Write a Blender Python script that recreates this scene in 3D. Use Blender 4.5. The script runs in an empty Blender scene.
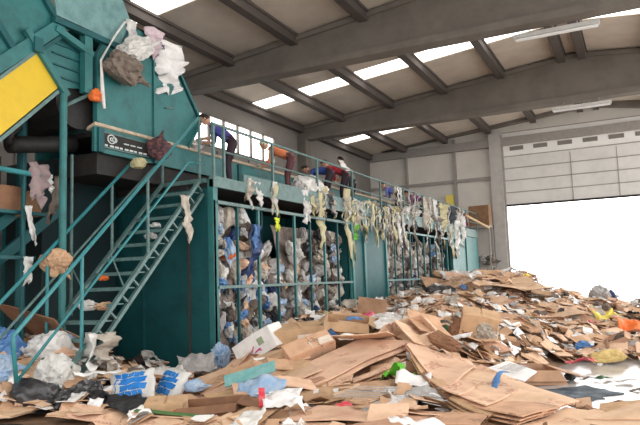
import bpy, bmesh, math, random
from mathutils import Vector, Matrix, Euler, noise
random.seed(7)
S = bpy.context.scene
COL = S.collection
V = Vector
PI = math.pi

# ------------------------------------------------------------------ materials
def lin(c):
    return tuple(((v / 255) / 12.92 if v / 255 <= .04045 else (((v / 255) + .055) / 1.055) ** 2.4) for v in c)

MATS = {}
def mat(name, rgb, rough=.75, metal=0., spots=None, scale=6., amount=.35, vary=0., hue=0., bump=0., trans=0., spec=.3, prints=None):
    """principled surface with procedural dirt (spots colour) and a per-object tint"""
    if name in MATS: return MATS[name]
    m = bpy.data.materials.new(name); m.use_nodes = True
    nt = m.node_tree; N = nt.nodes; L = nt.links
    b = N['Principled BSDF']
    b.inputs['Roughness'].default_value = rough
    b.inputs['Metallic'].default_value = metal
    b.inputs['Specular IOR Level'].default_value = spec
    c1 = (*lin(rgb), 1); c2 = (*lin(spots if spots else tuple(v * .72 for v in rgb)), 1)
    tc = N.new('ShaderNodeTexCoord')
    nz = N.new('ShaderNodeTexNoise'); nz.inputs['Scale'].default_value = scale; nz.inputs['Detail'].default_value = 5
    nz.inputs['Roughness'].default_value = .65
    L.new(tc.outputs['Object'], nz.inputs['Vector'])
    rp = N.new('ShaderNodeValToRGB'); rp.color_ramp.elements[0].position = .42; rp.color_ramp.elements[1].position = .72
    L.new(nz.outputs['Fac'], rp.inputs['Fac'])
    mul = N.new('ShaderNodeMath'); mul.operation = 'MULTIPLY'; mul.inputs[1].default_value = amount
    L.new(rp.outputs['Color'], mul.inputs[0])
    mx = N.new('ShaderNodeMix'); mx.data_type = 'RGBA'
    mx.inputs[6].default_value = c1; mx.inputs[7].default_value = c2
    L.new(mul.outputs[0], mx.inputs[0])
    out = mx.outputs[2]
    if prints:               # faded printing on carton board
        na = N.new('ShaderNodeTexNoise'); na.inputs['Scale'].default_value = 2.2; na.inputs['Detail'].default_value = 1
        oi0 = N.new('ShaderNodeObjectInfo'); ad = N.new('ShaderNodeVectorMath'); ad.operation = 'ADD'; sc_ = N.new('ShaderNodeVectorMath'); sc_.operation = 'SCALE'; sc_.inputs[0].default_value = (31, 17, 23)
        L.new(oi0.outputs['Random'], sc_.inputs['Scale']); L.new(tc.outputs['Object'], ad.inputs[0]); L.new(sc_.outputs[0], ad.inputs[1]); L.new(ad.outputs[0], na.inputs['Vector'])
        mp = N.new('ShaderNodeMapping'); mp.inputs['Scale'].default_value = (26, 60, 20); L.new(ad.outputs[0], mp.inputs['Vector'])
        nb = N.new('ShaderNodeTexNoise'); nb.inputs['Scale'].default_value = 1; nb.inputs['Detail'].default_value = 0; L.new(mp.outputs[0], nb.inputs['Vector'])
        ga = N.new('ShaderNodeMath'); ga.operation = 'GREATER_THAN'; ga.inputs[1].default_value = .64; L.new(na.outputs['Fac'], ga.inputs[0])
        gb = N.new('ShaderNodeMath'); gb.operation = 'GREATER_THAN'; gb.inputs[1].default_value = .5; L.new(nb.outputs['Fac'], gb.inputs[0])
        mm = N.new('ShaderNodeMath'); mm.operation = 'MULTIPLY'; L.new(ga.outputs[0], mm.inputs[0]); L.new(gb.outputs[0], mm.inputs[1])
        m5 = N.new('ShaderNodeMath'); m5.operation = 'MULTIPLY'; m5.inputs[1].default_value = .55; L.new(mm.outputs[0], m5.inputs[0])
        mx2 = N.new('ShaderNodeMix'); mx2.data_type = 'RGBA'; mx2.inputs[7].default_value = (*lin(prints), 1)
        L.new(m5.outputs[0], mx2.inputs[0]); L.new(out, mx2.inputs[6]); out = mx2.outputs[2]
    if vary or hue:
        oi = N.new('ShaderNodeObjectInfo')
        hs = N.new('ShaderNodeHueSaturation')
        mr = N.new('ShaderNodeMapRange'); mr.inputs[3].default_value = 1 - vary; mr.inputs[4].default_value = 1 + vary * .7
        L.new(oi.outputs['Random'], mr.inputs[0]); L.new(mr.outputs[0], hs.inputs['Value'])
        if hue:
            m2 = N.new('ShaderNodeMapRange'); m2.inputs[3].default_value = .5 - hue; m2.inputs[4].default_value = .5 + hue
            fr = N.new('ShaderNodeMath'); fr.operation = 'FRACT'
            m3 = N.new('ShaderNodeMath'); m3.operation = 'MULTIPLY'; m3.inputs[1].default_value = 17.3
            L.new(oi.outputs['Random'], m3.inputs[0]); L.new(m3.outputs[0], fr.inputs[0]); L.new(fr.outputs[0], m2.inputs[0])
            L.new(m2.outputs[0], hs.inputs['Hue'])
        L.new(out, hs.inputs['Color']); out = hs.outputs['Color']
    L.new(out, b.inputs['Base Color'])
    if bump:
        bp = N.new('ShaderNodeBump'); bp.inputs['Strength'].default_value = bump; bp.inputs['Distance'].default_value = .02
        L.new(nz.outputs['Fac'], bp.inputs['Height']); L.new(bp.outputs['Normal'], b.inputs['Normal'])
    if trans:
        tr = N.new('ShaderNodeBsdfTranslucent'); L.new(out, tr.inputs['Color'])
        ms = N.new('ShaderNodeMixShader'); ms.inputs[0].default_value = trans
        L.new(b.outputs[0], ms.inputs[1]); L.new(tr.outputs[0], ms.inputs[2])
        L.new(ms.outputs[0], N['Material Output'].inputs['Surface'])
    MATS[name] = m
    return m

def glow(name, rgb, strength):
    m = bpy.data.materials.new(name); m.use_nodes = True
    b = m.node_tree.nodes['Principled BSDF']
    b.inputs['Base Color'].default_value = (*lin(rgb), 1)
    b.inputs['Emission Color'].default_value = (*lin(rgb), 1)
    b.inputs['Emission Strength'].default_value = strength
    MATS[name] = m
    return m

TEAL = mat('teal_paint', (46, 112, 112), .5, spots=(34, 66, 66), scale=3.5, amount=.6, spec=.4)
TEAL_D = mat('shaded_grimy_teal_paint', (28, 86, 90), .55, spots=(20, 54, 58), scale=2.2, amount=.6, spec=.3)  # same teal as in shade: darkness put into the colour, plus dirt blotches
TEAL_P = mat('worn_pale_teal_paint', (112, 150, 150), .55, spots=(60, 104, 106), scale=5, amount=.7, spec=.4)
TEAL_R = mat('bright_teal_rail_paint', (50, 130, 136), .4, spots=(40, 92, 96), scale=9, amount=.5, spec=.5)
TEAL_G = mat('scuffed_grey_teal_steel', (92, 122, 120), .5, spots=(56, 76, 74), scale=8, amount=.7, spec=.4)
YEL = mat('yellow_guard_paint', (212, 178, 40), .5, spots=(190, 158, 44), scale=4, amount=.5)
CREAM = mat('cream_rubber_skirt', (196, 180, 158), .7, spots=(120, 104, 88), scale=9, amount=.6)
BLACKR = mat('black_rubber', (30, 29, 30), .6, spots=(60, 56, 52), scale=7, amount=.5)
DARKST = mat('dark_grimy_steel', (42, 42, 42), .7, spots=(70, 58, 50), scale=5, amount=.6)
RUST = mat('rusty_steel', (66, 70, 66), .8, spots=(60, 44, 38), scale=9, amount=.4)
CONC = mat('roof_beam_concrete', (120, 113, 105), .85, spots=(94, 89, 83), scale=1.1, amount=.7)
PURL = mat('purlin_concrete', (92, 84, 80), .85, spots=(80, 74, 70), scale=2, amount=.6)
SHEET = mat('roof_sheet', (206, 194, 180), .8, spots=(180, 168, 156), scale=.7, amount=.8)
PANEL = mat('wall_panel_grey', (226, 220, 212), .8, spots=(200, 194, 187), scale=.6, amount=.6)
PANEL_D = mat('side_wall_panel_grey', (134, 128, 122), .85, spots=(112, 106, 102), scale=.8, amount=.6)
GIRT = mat('girt_grey', (164, 158, 153), .8, amount=.4)
DOORW = mat('door_panel_white', (246, 244, 240), .55, spots=(228, 226, 220), scale=1.5, amount=.5)
DOORG = mat('door_panel_grey', (226, 224, 220), .6, spots=(200, 198, 194), scale=1.2, amount=.6)
JAMB = mat('door_jamb_grey', (190, 186, 182), .7, spots=(156, 152, 148), scale=3, amount=.5)
FLOOR = mat('wet_concrete_floor', (192, 188, 184), .22, spots=(120, 116, 116), scale=1.3, amount=.7, spec=.5)
YARD = mat('pale_concrete_yard', (225, 222, 216), .9, amount=.2)
WATER = mat('dark_wet_stain', (50, 62, 74), .55, spots=(120, 132, 140), scale=5, amount=.8, spec=.12)

CARD = {
 'pale tan': mat('cardboard_pale', (222, 187, 158), .85, spots=(186, 150, 122), scale=3, amount=.75, vary=.10, hue=.008, prints=(150, 84, 70)),
 'brown': mat('cardboard_brown', (201, 163, 131), .85, spots=(160, 124, 98), scale=3, amount=.8, vary=.14, hue=.01, prints=(96, 80, 72)),
 'dark brown': mat('cardboard_dark', (142, 106, 80), .85, spots=(100, 74, 58), scale=4, amount=.6, vary=.15, hue=.01),
}
WHITE = mat('white_paper', (236, 234, 232), .7, spots=(196, 192, 190), scale=5, amount=.6, vary=.06)
GREYP = mat('grey_newsprint', (178, 174, 172), .8, spots=(130, 128, 128), scale=12, amount=.7, vary=.1)
FILM = mat('clear_plastic_film', (240, 238, 234), .25, spots=(204, 202, 200), scale=7, amount=.6, vary=.08, trans=.3, spec=.6)
FILM_D = mat('dirty_plastic_film', (212, 202, 188), .35, spots=(158, 146, 132), scale=6, amount=.7, vary=.15, trans=.25, spec=.5)
CREAMF = mat('yellowed_plastic_film', (228, 220, 180), .35, spots=(190, 176, 128), scale=6, amount=.6, vary=.06, trans=.3)
BLUEF = mat('blue_plastic', (92, 140, 194), .35, spots=(60, 96, 156), scale=6, amount=.6, vary=.12, trans=.15, spec=.5)
NAVY = mat('navy_plastic', (52, 70, 112), .45, spots=(34, 44, 76), scale=6, amount=.6, vary=.12)
PALEB = mat('pale_blue_film', (150, 182, 216), .3, spots=(206, 214, 222), scale=7, amount=.8, vary=.08, trans=.2, spec=.5)
ORANGE = mat('orange_plastic', (232, 116, 52), .5, amount=.4, vary=.08)
REDP = mat('red_plastic', (206, 46, 62), .35, spots=(236, 150, 156), scale=8, amount=.6, vary=.08, spec=.5)
PINK = mat('pink_cellophane', (226, 110, 132), .3, spots=(240, 200, 206), scale=8, amount=.6, vary=.05, trans=.3)
GREENP = mat('bright_green_plastic', (110, 200, 62), .4, spots=(70, 150, 40), scale=8, amount=.5, vary=.04, trans=.15)
DGREEN = mat('dark_green_plastic', (44, 86, 50), .5, amount=.5, vary=.1)
YELP = mat('yellow_plastic', (240, 216, 92), .5, spots=(246, 236, 170), scale=8, amount=.6, vary=.05)
BLACKP = mat('black_plastic_film', (44, 43, 46), .28, spots=(70, 68, 70), scale=9, amount=.5, vary=.1, spec=.6)
TEALCARD = mat('teal_printed_card', (104, 160, 160), .7, spots=(150, 182, 178), scale=9, amount=.6)
BROWNF = mat('brown_grey_film', (116, 104, 94), .5, spots=(72, 62, 56), scale=7, amount=.7, vary=.2)
TAPE = mat('clear_packing_tape', (222, 206, 190), .15, spots=(240, 236, 230), scale=10, amount=.8, spec=.7)
MAGENTA = mat('magenta_print', (206, 96, 150), .7, amount=.3)
GREENPR = mat('grey_green_print', (150, 162, 138), .7, amount=.3)
BLUEPR = mat('blue_print', (26, 112, 190), .5, spots=(60, 146, 212), scale=8, amount=.5)
REDPR = mat('faded_red_print', (178, 86, 64), .8, amount=.4)
BLACKPR = mat('faded_black_print', (92, 78, 68), .8, amount=.4)
GREENCARD = mat('dark_green_print', (84, 120, 72), .8, amount=.4)
WOODM = mat('pale_wood', (204, 176, 140), .8, amount=.4)
SKIN = mat('skin', (198, 150, 124), .6, amount=.15)
GLOVE = mat('work_glove', (206, 196, 180), .8, amount=.4)
HAIR = mat('dark_hair', (44, 36, 34), .7, amount=.3)
SKYL = glow('skylight_sheet', (255, 253, 250), 3.2)
WGLASS = glow('bright_window_pane', (255, 252, 248), 2.6)
TUBEL = mat('fluorescent_tube_off', (236, 236, 234), .4, amount=.1)
FIXT = mat('lamp_housing', (206, 204, 200), .5, amount=.3)

# ------------------------------------------------------------------ mesh helpers
class B:
    def __init__(s): s.v = []; s.f = []; s.mi = []; s.m = 0
    def add(s, vs, fs):
        o = len(s.v); s.v += [tuple(p) for p in vs]
        for f in fs: s.f.append(tuple(i + o for i in f)); s.mi.append(s.m)
        return s
    def hexa(s, c):          # eight corners: bottom loop then top loop
        return s.add(c, [(0, 3, 2, 1), (4, 5, 6, 7), (0, 1, 5, 4), (1, 2, 6, 5), (2, 3, 7, 6), (3, 0, 4, 7)])
    def box(s, x0, x1, y0, y1, z0, z1):
        return s.hexa([(x0, y0, z0), (x1, y0, z0), (x1, y1, z0), (x0, y1, z0), (x0, y0, z1), (x1, y0, z1), (x1, y1, z1), (x0, y1, z1)])
    def bar(s, p, q, w, h, up=(0, 0, 1)):     # rectangular bar between two points
        p = V(p); q = V(q); d = (q - p).normalized(); u = V(up)
        if abs(d.dot(u)) > .98: u = V((1, 0, 0))
        a = d.cross(u).normalized() * w / 2; b = a.cross(d).normalized() * h / 2
        return s.hexa([p - a - b, p + a - b, p + a + b, p - a + b, q - a - b, q + a - b, q + a + b, q - a + b])
    def tube(s, pts, r, n=8):
        pts = [V(p) for p in pts]; rs = r if isinstance(r, (list, tuple)) else [r] * len(pts)
        vs = []; fs = []
        for i, p in enumerate(pts):
            d = (pts[min(i + 1, len(pts) - 1)] - pts[max(i - 1, 0)]).normalized()
            u = V((0, 0, 1)) if abs(d.z) < .9 else V((1, 0, 0))
            a = d.cross(u).normalized(); b = a.cross(d)
            for k in range(n):
                t = 2 * PI * k / n; vs.append(p + (a * math.cos(t) + b * math.sin(t)) * rs[i])
        for i in range(len(pts) - 1):
            for k in range(n): fs.append((i * n + k, i * n + (k + 1) % n, (i + 1) * n + (k + 1) % n, (i + 1) * n + k))
        fs.append(tuple(range(n))[::-1]); fs.append(tuple(range((len(pts) - 1) * n, len(pts) * n)))
        return s.add(vs, fs)
    def prism(s, poly, x0, x1, axis='x'):     # polygon of two coordinates extruded along an axis
        n = len(poly)
        def P(a, b, t): return (t, a, b) if axis == 'x' else ((a, t, b) if axis == 'y' else (a, b, t))
        vs = [P(a, b, x0) for a, b in poly] + [P(a, b, x1) for a, b in poly]
        fs = [tuple(range(n))[::-1], tuple(range(n, 2 * n))] + [(i, (i + 1) % n, n + (i + 1) % n, n + i) for i in range(n)]
        return s.add(vs, fs)
    def sheet(s, c, th, n=4, warp=None):      # thick panel on four corners, n x n cells, warped
        c = [V(p) for p in c]
        nm = (c[1] - c[0]).cross(c[3] - c[0]).normalized() * th / 2
        top = []; bot = []
        for j in range(n + 1):
            for i in range(n + 1):
                a = i / n; b = j / n
                p = (c[0] * (1 - a) + c[1] * a) * (1 - b) + (c[3] * (1 - a) + c[2] * a) * b
                if warp: p = warp(p)
                top.append(p + nm); bot.append(p - nm)
        k = n + 1; fs = []; o = k * k
        for j in range(n):
            for i in range(n):
                q = (j * k + i, j * k + i + 1, (j + 1) * k + i + 1, (j + 1) * k + i)
                fs.append(q); fs.append(tuple(o + t for t in q[::-1]))
        edge = [i for i in range(k)] + [j * k + n for j in range(1, k)] + [n * k + i for i in range(n - 1, -1, -1)] + [j * k for j in range(n - 1, 0, -1)]
        for a, b in zip(edge, edge[1:] + edge[:1]): fs.append((a, o + a, o + b, b))
        return s.add(top + bot, fs)
    def mesh(s, name, mats, smooth=False):
        me = bpy.data.meshes.new(name); me.from_pydata(s.v, [], s.f)
        for m in (mats if isinstance(mats, (list, tuple)) else [mats]): me.materials.append(m)
        me.polygons.foreach_set('material_index', s.mi)
        if smooth: me.polygons.foreach_set('use_smooth', [True] * len(s.f))
        bm = bmesh.new(); bm.from_mesh(me); bmesh.ops.recalc_face_normals(bm, faces=bm.faces); bm.to_mesh(me); bm.free()
        return me
    def build(s, name, mats, parent=None, smooth=False):
        return link(name, s.mesh(name, mats, smooth), parent)

def link(name, me, parent=None):
    o = bpy.data.objects.new(name, me); COL.objects.link(o)
    if parent:
        o.parent = parent
        o.matrix_parent_inverse = Matrix.Translation(-parent.location) if parent.rotation_euler == Euler() else parent.matrix_basis.inverted()
    return o
def kid(name, me, parent):     # a part modelled in its thing's own frame
    o = bpy.data.objects.new(name, me); COL.objects.link(o); o.parent = parent; return o
def empty(name, loc=(0, 0, 0)):
    o = bpy.data.objects.new(name, None); COL.objects.link(o); o.location = loc; o.empty_display_size = .1; return o
def tag(o, label=None, cat=None, group=None, kind=None):
    if label: o['label'] = label
    if cat: o['category'] = cat
    if group: o['group'] = group
    if kind: o['kind'] = kind
    return o
def struct(o, label, cat): return tag(o, label, cat, None, 'structure')
def dup(o, loc, rot=None, scale=None):
    c = o.copy(); COL.objects.link(c); c.location = loc
    if rot is not None: c.rotation_euler = rot
    if scale is not None: c.scale = scale
    for ch in list(o.children):
        k = ch.copy(); COL.objects.link(k); k.parent = c
    return c

# ------------------------------------------------------------------ the hall
XL, XR, YE = -12.8, 5.6, 32.3           # left wall, right roof edge cut short to let more daylight in, door wall
FR = [-.4, 7.8, 16.0, 24.2]              # roof frames
RX = -1.6                                # ridge
def roofz(x): return 8.3 + .105 * (x - XL) if x < RX else 8.3 + .105 * (RX - XL) - .105 * (x - RX)

struct(B().box(-15, 12, -3, YE, -.3, 0).build('floor', FLOOR), 'wet stained concrete floor of the hall', 'floor')
struct(B().box(-60, 60, YE, 90, -.32, -.02).build('ground', YARD), 'bright pale concrete yard outside the open door', 'ground')

# roof sheets between the skylight strips, bay by bay
STRIP = [(3.2, 4.2), (11.4, 12.4), (19.95, 20.95), (27.75, 28.65)]
ys = [-.8] + [v for s_ in STRIP for v in s_] + [YE + .2]
b = B()
for y0, y1 in zip(ys[0::2], ys[1::2]):
    for xa, xb in ((XL - .3, RX), (RX, XR)):
        b.hexa([(xa, y0, roofz(xa)), (xb, y0, roofz(xb)), (xb, y1, roofz(xb)), (xa, y1, roofz(xa)),
                (xa, y0, roofz(xa) + .1), (xb, y0, roofz(xb) + .1), (xb, y1, roofz(xb) + .1), (xa, y1, roofz(xa) + .1)])
struct(b.build('ceiling', SHEET), 'grey sheet roof seen from below', 'ceiling')
PX = [-12.65, -10.7, -8.5, -6.3, -4.1, -1.95, -1.25, .9, 3.1, 5.3]
k = 0
for y0, y1 in STRIP:
    for xa, xb in zip(PX[:-1], PX[1:]):
        if xb - xa < 1: continue
        k += 1
        o = B().hexa([(xa, y0, roofz(xa) + .03), (xb, y0, roofz(xb) + .03), (xb, y1, roofz(xb) + .03), (xa, y1, roofz(xa) + .03),
                (xa, y0, roofz(xa) + .06), (xb, y0, roofz(xb) + .06), (xb, y1, roofz(xb) + .06), (xa, y1, roofz(xa) + .06)]).build('skylight', SKYL)
        struct(o, 'bright translucent skylight panel between two roof purlins', 'skylight'); o['group'] = 'skylight panels in the roof'
for i, fy in enumerate(FR):
    # double-tapered beam: flat underside, top rising to the ridge, wider flange below
    poly = [(XL, 7.72), (XR, 7.72), (XR, roofz(XR) - .1), (RX, roofz(RX) - .12), (XL, roofz(XL) - .1)]
    bb = B().prism([(x, z) for x, z in poly], fy - .11, fy + .11, 'y')
    bb.box(XL, XR, fy - .24, fy + .24, 7.66, 7.86)
    bb.prism([(XL, roofz(XL) - .2), (RX, roofz(RX) - .22), (XR, roofz(XR) - .2), (XR, roofz(XR) - .06), (RX, roofz(RX) - .08), (XL, roofz(XL) - .06)], fy - .2, fy + .2, 'y')
    struct(bb.build('roof_beam', CONC), ['deep concrete roof beam above the camera', 'deep concrete roof beam over the yellow conveyor', 'deep concrete roof beam crossing over the middle of the hall', 'deep concrete roof beam nearest the open door'][i], 'beam')
    struct(B().box(XL - .1, XL + .4, fy - .25, fy + .25, 0, 7.7).build('column', CONC), ['concrete column at the left wall beside the camera', 'concrete column at the left wall behind the sorting machine', 'concrete column at the left wall before the bright windows', 'concrete column at the left wall after the bright windows'][i], 'column')
for x in PX:
    w = .13
    o = B()
    for y0, y1 in zip(FR, FR[1:] + [YE]):
        o.box(x - w, x + w, y0 + .1, y1 - .1, roofz(x) - .3, roofz(x) - .01)
        o.box(x - w - .05, x + w + .05, y0 + .1, y1 - .1, roofz(x) - .08, roofz(x) - .01)
    struct(o.build('roof_purlin', PURL), 'long grey roof purlin running the length of the hall', 'purlin')['group'] = 'roof purlins'

# left wall with a window band
WZ0, WZ1 = 6.3, 7.42
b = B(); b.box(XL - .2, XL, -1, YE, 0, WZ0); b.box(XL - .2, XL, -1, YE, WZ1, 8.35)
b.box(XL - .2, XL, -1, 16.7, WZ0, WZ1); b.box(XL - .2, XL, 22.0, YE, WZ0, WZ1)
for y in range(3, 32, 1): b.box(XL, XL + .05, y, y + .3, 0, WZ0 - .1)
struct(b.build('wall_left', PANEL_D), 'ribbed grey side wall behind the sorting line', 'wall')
wy = [16.7 + i * (5.3 / 6) for i in range(7)]
for i in range(6):
    w = empty('window_%d' % (i + 1), (XL, wy[i], WZ0))
    struct(w, 'bright high side window, pane number %s from the hopper' % ['one', 'two', 'three', 'four', 'five', 'six'][i], 'window')
    fb = B(); fb.box(XL - .12, XL + .02, wy[i], wy[i] + .05, WZ0, WZ1); fb.box(XL - .12, XL + .02, wy[i + 1] - .05, wy[i + 1], WZ0, WZ1)
    fb.box(XL - .12, XL + .02, wy[i], wy[i + 1], WZ0, WZ0 + .05); fb.box(XL - .12, XL + .02, wy[i], wy[i + 1], WZ1 - .05, WZ1)
    fb.build('window_frame', PANEL_D, w)
    B().box(XL - .08, XL - .05, wy[i] + .05, wy[i + 1] - .05, WZ0 + .05, WZ1 - .05).build('pane', WGLASS, w)

# door wall
DX, DZ = -5.65, 5.0                      # left edge and lower edge of the raised door
b = B(); b.box(XL, DX - .65, YE, YE + .15, 0, 9.2)
b.box(DX - .65, XR, YE, YE + .15, 8.55, 9.5)
b.box(DX + 10.5, XR, YE, YE + .15, 0, 8.55)
struct(b.build('wall_back', PANEL), 'pale grey panel wall beside the open door', 'wall')
b = B()
for z in (1.6, 3.9, 6.35, 8.0): b.box(XL, DX - .6, YE - .12, YE, z, z + .16)
for x in (-10.7, -8.1): b.box(x - .07, x + .07, YE - .16, YE, 0, 8.6)
b.box(XL, XR, YE - .3, YE - .02, 7.95, 8.35)
struct(b.build('trim_1', GIRT), 'grey wall rails and posts on the pale end wall', 'trim')
struct(B().box(DX - .62, DX - .05, YE - .35, YE + .2, 0, 8.6).build('trim_2', JAMB), 'tall grey steel post at the side of the open door', 'door jamb')

b = B().prism([(XL, 8.32), (DX, 8.9), (RX, 9.3), (XR, 8.1), (XR, 8.5), (RX, 9.6), (XL, 8.6)], YE - .5, YE - .1, 'y')
struct(b.build('trim_3', CONC), 'dark concrete edge beam over the end wall', 'beam')
door = empty('door_1', (DX, YE, DZ)); struct(door, 'raised white sectional door above the bright opening', 'door')
for i in range(6):
    z0 = DZ + i * .6; lowr = i < 4
    p = B(); p.box(DX, DX + 10.5, YE - .14, YE - .06, z0 + .015, z0 + .585)
    if not lowr:
        pass
    p.build('door_panel', DOORG if i < 4 else DOORW, door)
b = B()
for i in range(7): b.box(DX, DX + 10.5, YE - .17, YE - .14, DZ + i * .6 - .02, DZ + i * .6 + .02)
for x in (DX + 3.1, DX + 5.1): b.box(x, x + .03, YE - .17, YE - .14, DZ, DZ + 2.3)
b.build('seal_strip', GIRT, door)
for i in range(9):
    B().box(DX + .35 + i * 1.12, DX + 1.0 + i * 1.12, YE - .16, YE - .13, 7.68, 7.88).build('window_pane', PANEL_D, door)
B().box(DX, DX + 10.5, YE - .2, YE - .05, DZ - .08, DZ).build('bottom_seal', BLACKR, door)
B().box(DX - .06, DX + .04, YE - .26, YE - .05, 0, 8.5).build('guide_rail', GIRT, door)
# fluorescent fittings
for nm, xa, xb, y, z, lab in (('a', -2.38, -.42, 24.0, 7.4, 'white strip light hanging under the beam nearest the door'), ('b', -2.4, -.4, 16.3, 7.5, 'white strip light fixed along the middle roof beam')):
    f = empty('strip_light', (xa, y, z)); tag(f, lab, 'lamp', 'strip lights under the roof')
    B().box(xa, xb, y - .09, y + .09, z, z + .1).build('housing', FIXT, f)
    t = B(); t.tube([(xa + .04, y - .045, z - .03), (xb - .04, y - .045, z - .03)], .025); t.build('tube', TUBEL, f)
    t = B(); t.tube([(xa + .04, y + .045, z - .03), (xb - .04, y + .045, z - .03)], .025); t.build('tube', TUBEL, f)
    h = B(); h.bar((xa + .4, y, z + .1), (xa + .4, y, roofz(xa + .4) - .05 if nm == 'b' else 7.68), .02, .02); h.bar((xb - .4, y, z + .1), (xb - .4, y, roofz(xb) - .05 if nm == 'b' else 7.68), .02, .02)
    h.build('hanger', GIRT, f)
# ------------------------------------------------------------------ sorting platform with barred bays
FX = -6.77; Y0 = 9.38; Y1 = 30.4; DK = 3.55
pl = empty('sorting_platform', (FX, Y0, 0)); tag(pl, 'long raised teal sorting platform over barred waste bays', 'platform')
def plat(name, b, m, lab=None, smooth=False):
    o = b.build(name, m, pl, smooth)
    if lab: o['label'] = lab
    return o
b = B(); b.box(-12.4, FX - .08, Y0 + .02, Y0 + .1, 0, 3.4)  # left stretch added as dark fill for the gloom below the machine
plat('front_wall', b, TEAL_D, 'solid dark teal end wall of the platform')
for i, x in enumerate((-7.32, -8.4, -9.5, -10.6)):
    plat('wall_seam', B().box(x - .02, x + .02, Y0 - .02, Y0 + .02, 0, 3.4), RUST if i == 0 else TEAL_D)
plat('corner_post', B().box(FX - .1, FX + .02, Y0 - .02, Y0 + .12, 0, 3.5), TEAL, 'lighter teal corner post')
plat('deck', B().box(-12.3, FX - .03, Y0, Y1, 3.36, DK), DARKST)
plat('edge_beam', B().box(FX - .06, FX + .04, Y0 - .02, Y1, 3.36, 3.56), TEAL_G)
plat('toe_board', B().box(FX - .03, FX + .02, Y0 + 1.0, Y1, 3.56, 3.72), TEAL_G, 'worn grey teal toe board along the walkway')
plat('bay_back', B().box(-8.75, -8.7, Y0 + .1, Y1, 0, 3.36), TEAL_D)
for y in (12.4, 15.45, 18.0, 20.6, 23.2, 25.62):
    plat('bay_divider', B().box(-8.7, FX - .08 if y in (15.45, 18.0, 25.62) else -7.6, y - .03, y + .03, 0, 3.36), TEAL_D)
ys = [Y0 + .02 + i * .75 for i in range(9)]
ys2 = [18.1 + i * .76 for i in range(11)]
for i, y in enumerate(ys + ys2):
    w = .06 if i % 2 == 0 and i < 9 else .035
    plat('bay_bar', B().box(FX - .03, FX + .02, y - w / 2, y + w / 2, .0, 3.12), TEAL if i % 2 == 0 else TEAL_D)
for za, zb in ((3.06, 3.12), (1.53, 1.58)):
    plat('cross_rail', B().box(FX - .02, FX + .045, Y0 + .1, 15.5, za, zb), TEAL_G)
    plat('cross_rail', B().box(FX - .02, FX + .045, 18.0, 25.6, za, zb), TEAL_P, 'pale worn cross rail')
for ya, yb in ((15.5, 16.3), (16.36, 18.0), (25.65, 28.0), (28.05, Y1)):
    plat('bay_panel', B().box(FX - .05, FX + .01, ya, yb, 0, 3.34), TEAL if ya > 25 else TEAL_D)
for y in (15.5, 16.33, 18.0, 25.63, 28.02):
    plat('panel_post', B().box(FX - .06, FX + .06, y - .06, y + .06, 0, 3.36), TEAL)
ry = [Y0 + .03 + i * 2.1 for i in range(11)]
for y in ry:
    plat('rail_post', B().box(FX - .02, FX + .03, y - .025, y + .025, 3.5, 4.52), TEAL_G)
plat('rail_post', B().box(FX - .02, FX + .03, Y0 + .33, Y0 + .38, 3.5, 4.52), TEAL_G)
plat('handrail', B().tube([(FX, Y0, 4.53), (FX, Y1, 4.53)], .028), TEAL_G, 'worn grey teal top rail')
plat('mid_rail', B().tube([(FX, Y0 + .35, 4.06), (FX, Y1, 4.06)], .02), TEAL_G)
for y in (12.0, 14.6, 17.2, 20, 23, 26, 29):
    plat('rear_column', B().box(-12.2, -12.05, y, y + .15, 0, 3.4), TEAL_D)

# conveyor running the length of the platform
cv = empty('sorting_conveyor', (-8.3, 7.6, 3.55)); tag(cv, 'long waist-high sorting conveyor running behind the walkway rail', 'conveyor')
CX = -7.8
B().box(CX - .06, CX, 7.58, 30.2, 3.84, 4.27).build('side_plate', TEAL, cv)
B().box(-9.2, -9.14, 7.58, 30.2, 3.84, 4.27).build('side_plate', TEAL, cv)
B().prism([(CX - .16, 4.2), (CX + .03, 4.27), (CX + .03, 4.32), (CX - .16, 4.25)], 7.56, 30.2, 'y').build('rubber_skirt', CREAM, cv)['label'] = 'cream edge strip along the belt'
B().box(-9.1, CX - .1, 7.6, 30.2, 4.1, 4.18).build('belt', BLACKR, cv)
B().box(-9.05, CX - .12, 7.75, 30, 3.5, 3.86).build('return_tray', DARKST, cv)
for y in (7.7, 9.05, 11.8, 14.6, 17.4, 20.2, 23, 25.8, 28.6):
    B().box(CX - .04, CX + .04, y - .06, y + .06, 3.5 if y > 9.4 else 3.84, 4.24).build('side_bracket', TEAL_D, cv)
pt = B().box(CX, CX + .025, 7.68, 8.93, 3.92, 4.2).build('name_plate', DARKST, cv); pt['label'] = 'dark maker plate with a white ring mark and lines'
fr = B()
for z0, z1 in ((3.92, 3.945), (4.175, 4.2)): fr.box(CX + .02, CX + .032, 7.68, 8.93, z0, z1)
for a, c in ((7.68, 7.71), (8.9, 8.93)): fr.box(CX + .02, CX + .032, a, c, 3.92, 4.2)
fr.build('plate_border', TEAL_G, pt)
MARK = mat('plate_white_print', (206, 214, 212), .6, amount=.4)
for cy, r in ((7.93, .085), (8.0, .05), (7.93, .03)):
    mk = B(); loop = []
    for rr, xx in ((r + .009, .025), (r + .009, .034), (r - .009, .034), (r - .009, .025)):
        loop.append([(CX + xx, cy + rr * math.cos(2 * PI * i / 20), 4.09 + rr * math.sin(2 * PI * i / 20) * .85) for i in range(20)])
    mk.add([p for l in loop for p in l], [(q * 20 + i, q * 20 + (i + 1) % 20, ((q + 1) % 4) * 20 + (i + 1) % 20, ((q + 1) % 4) * 20 + i) for q in range(4) for i in range(20)])
    mk.build('ring_mark', MARK, pt)
for i in range(9):
    a = 7.78 + i * .115; B().box(CX + .024, CX + .034, a, a + (.085 if i % 3 else .06), 3.955, 3.985).build('line_mark', MARK, pt)
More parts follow.
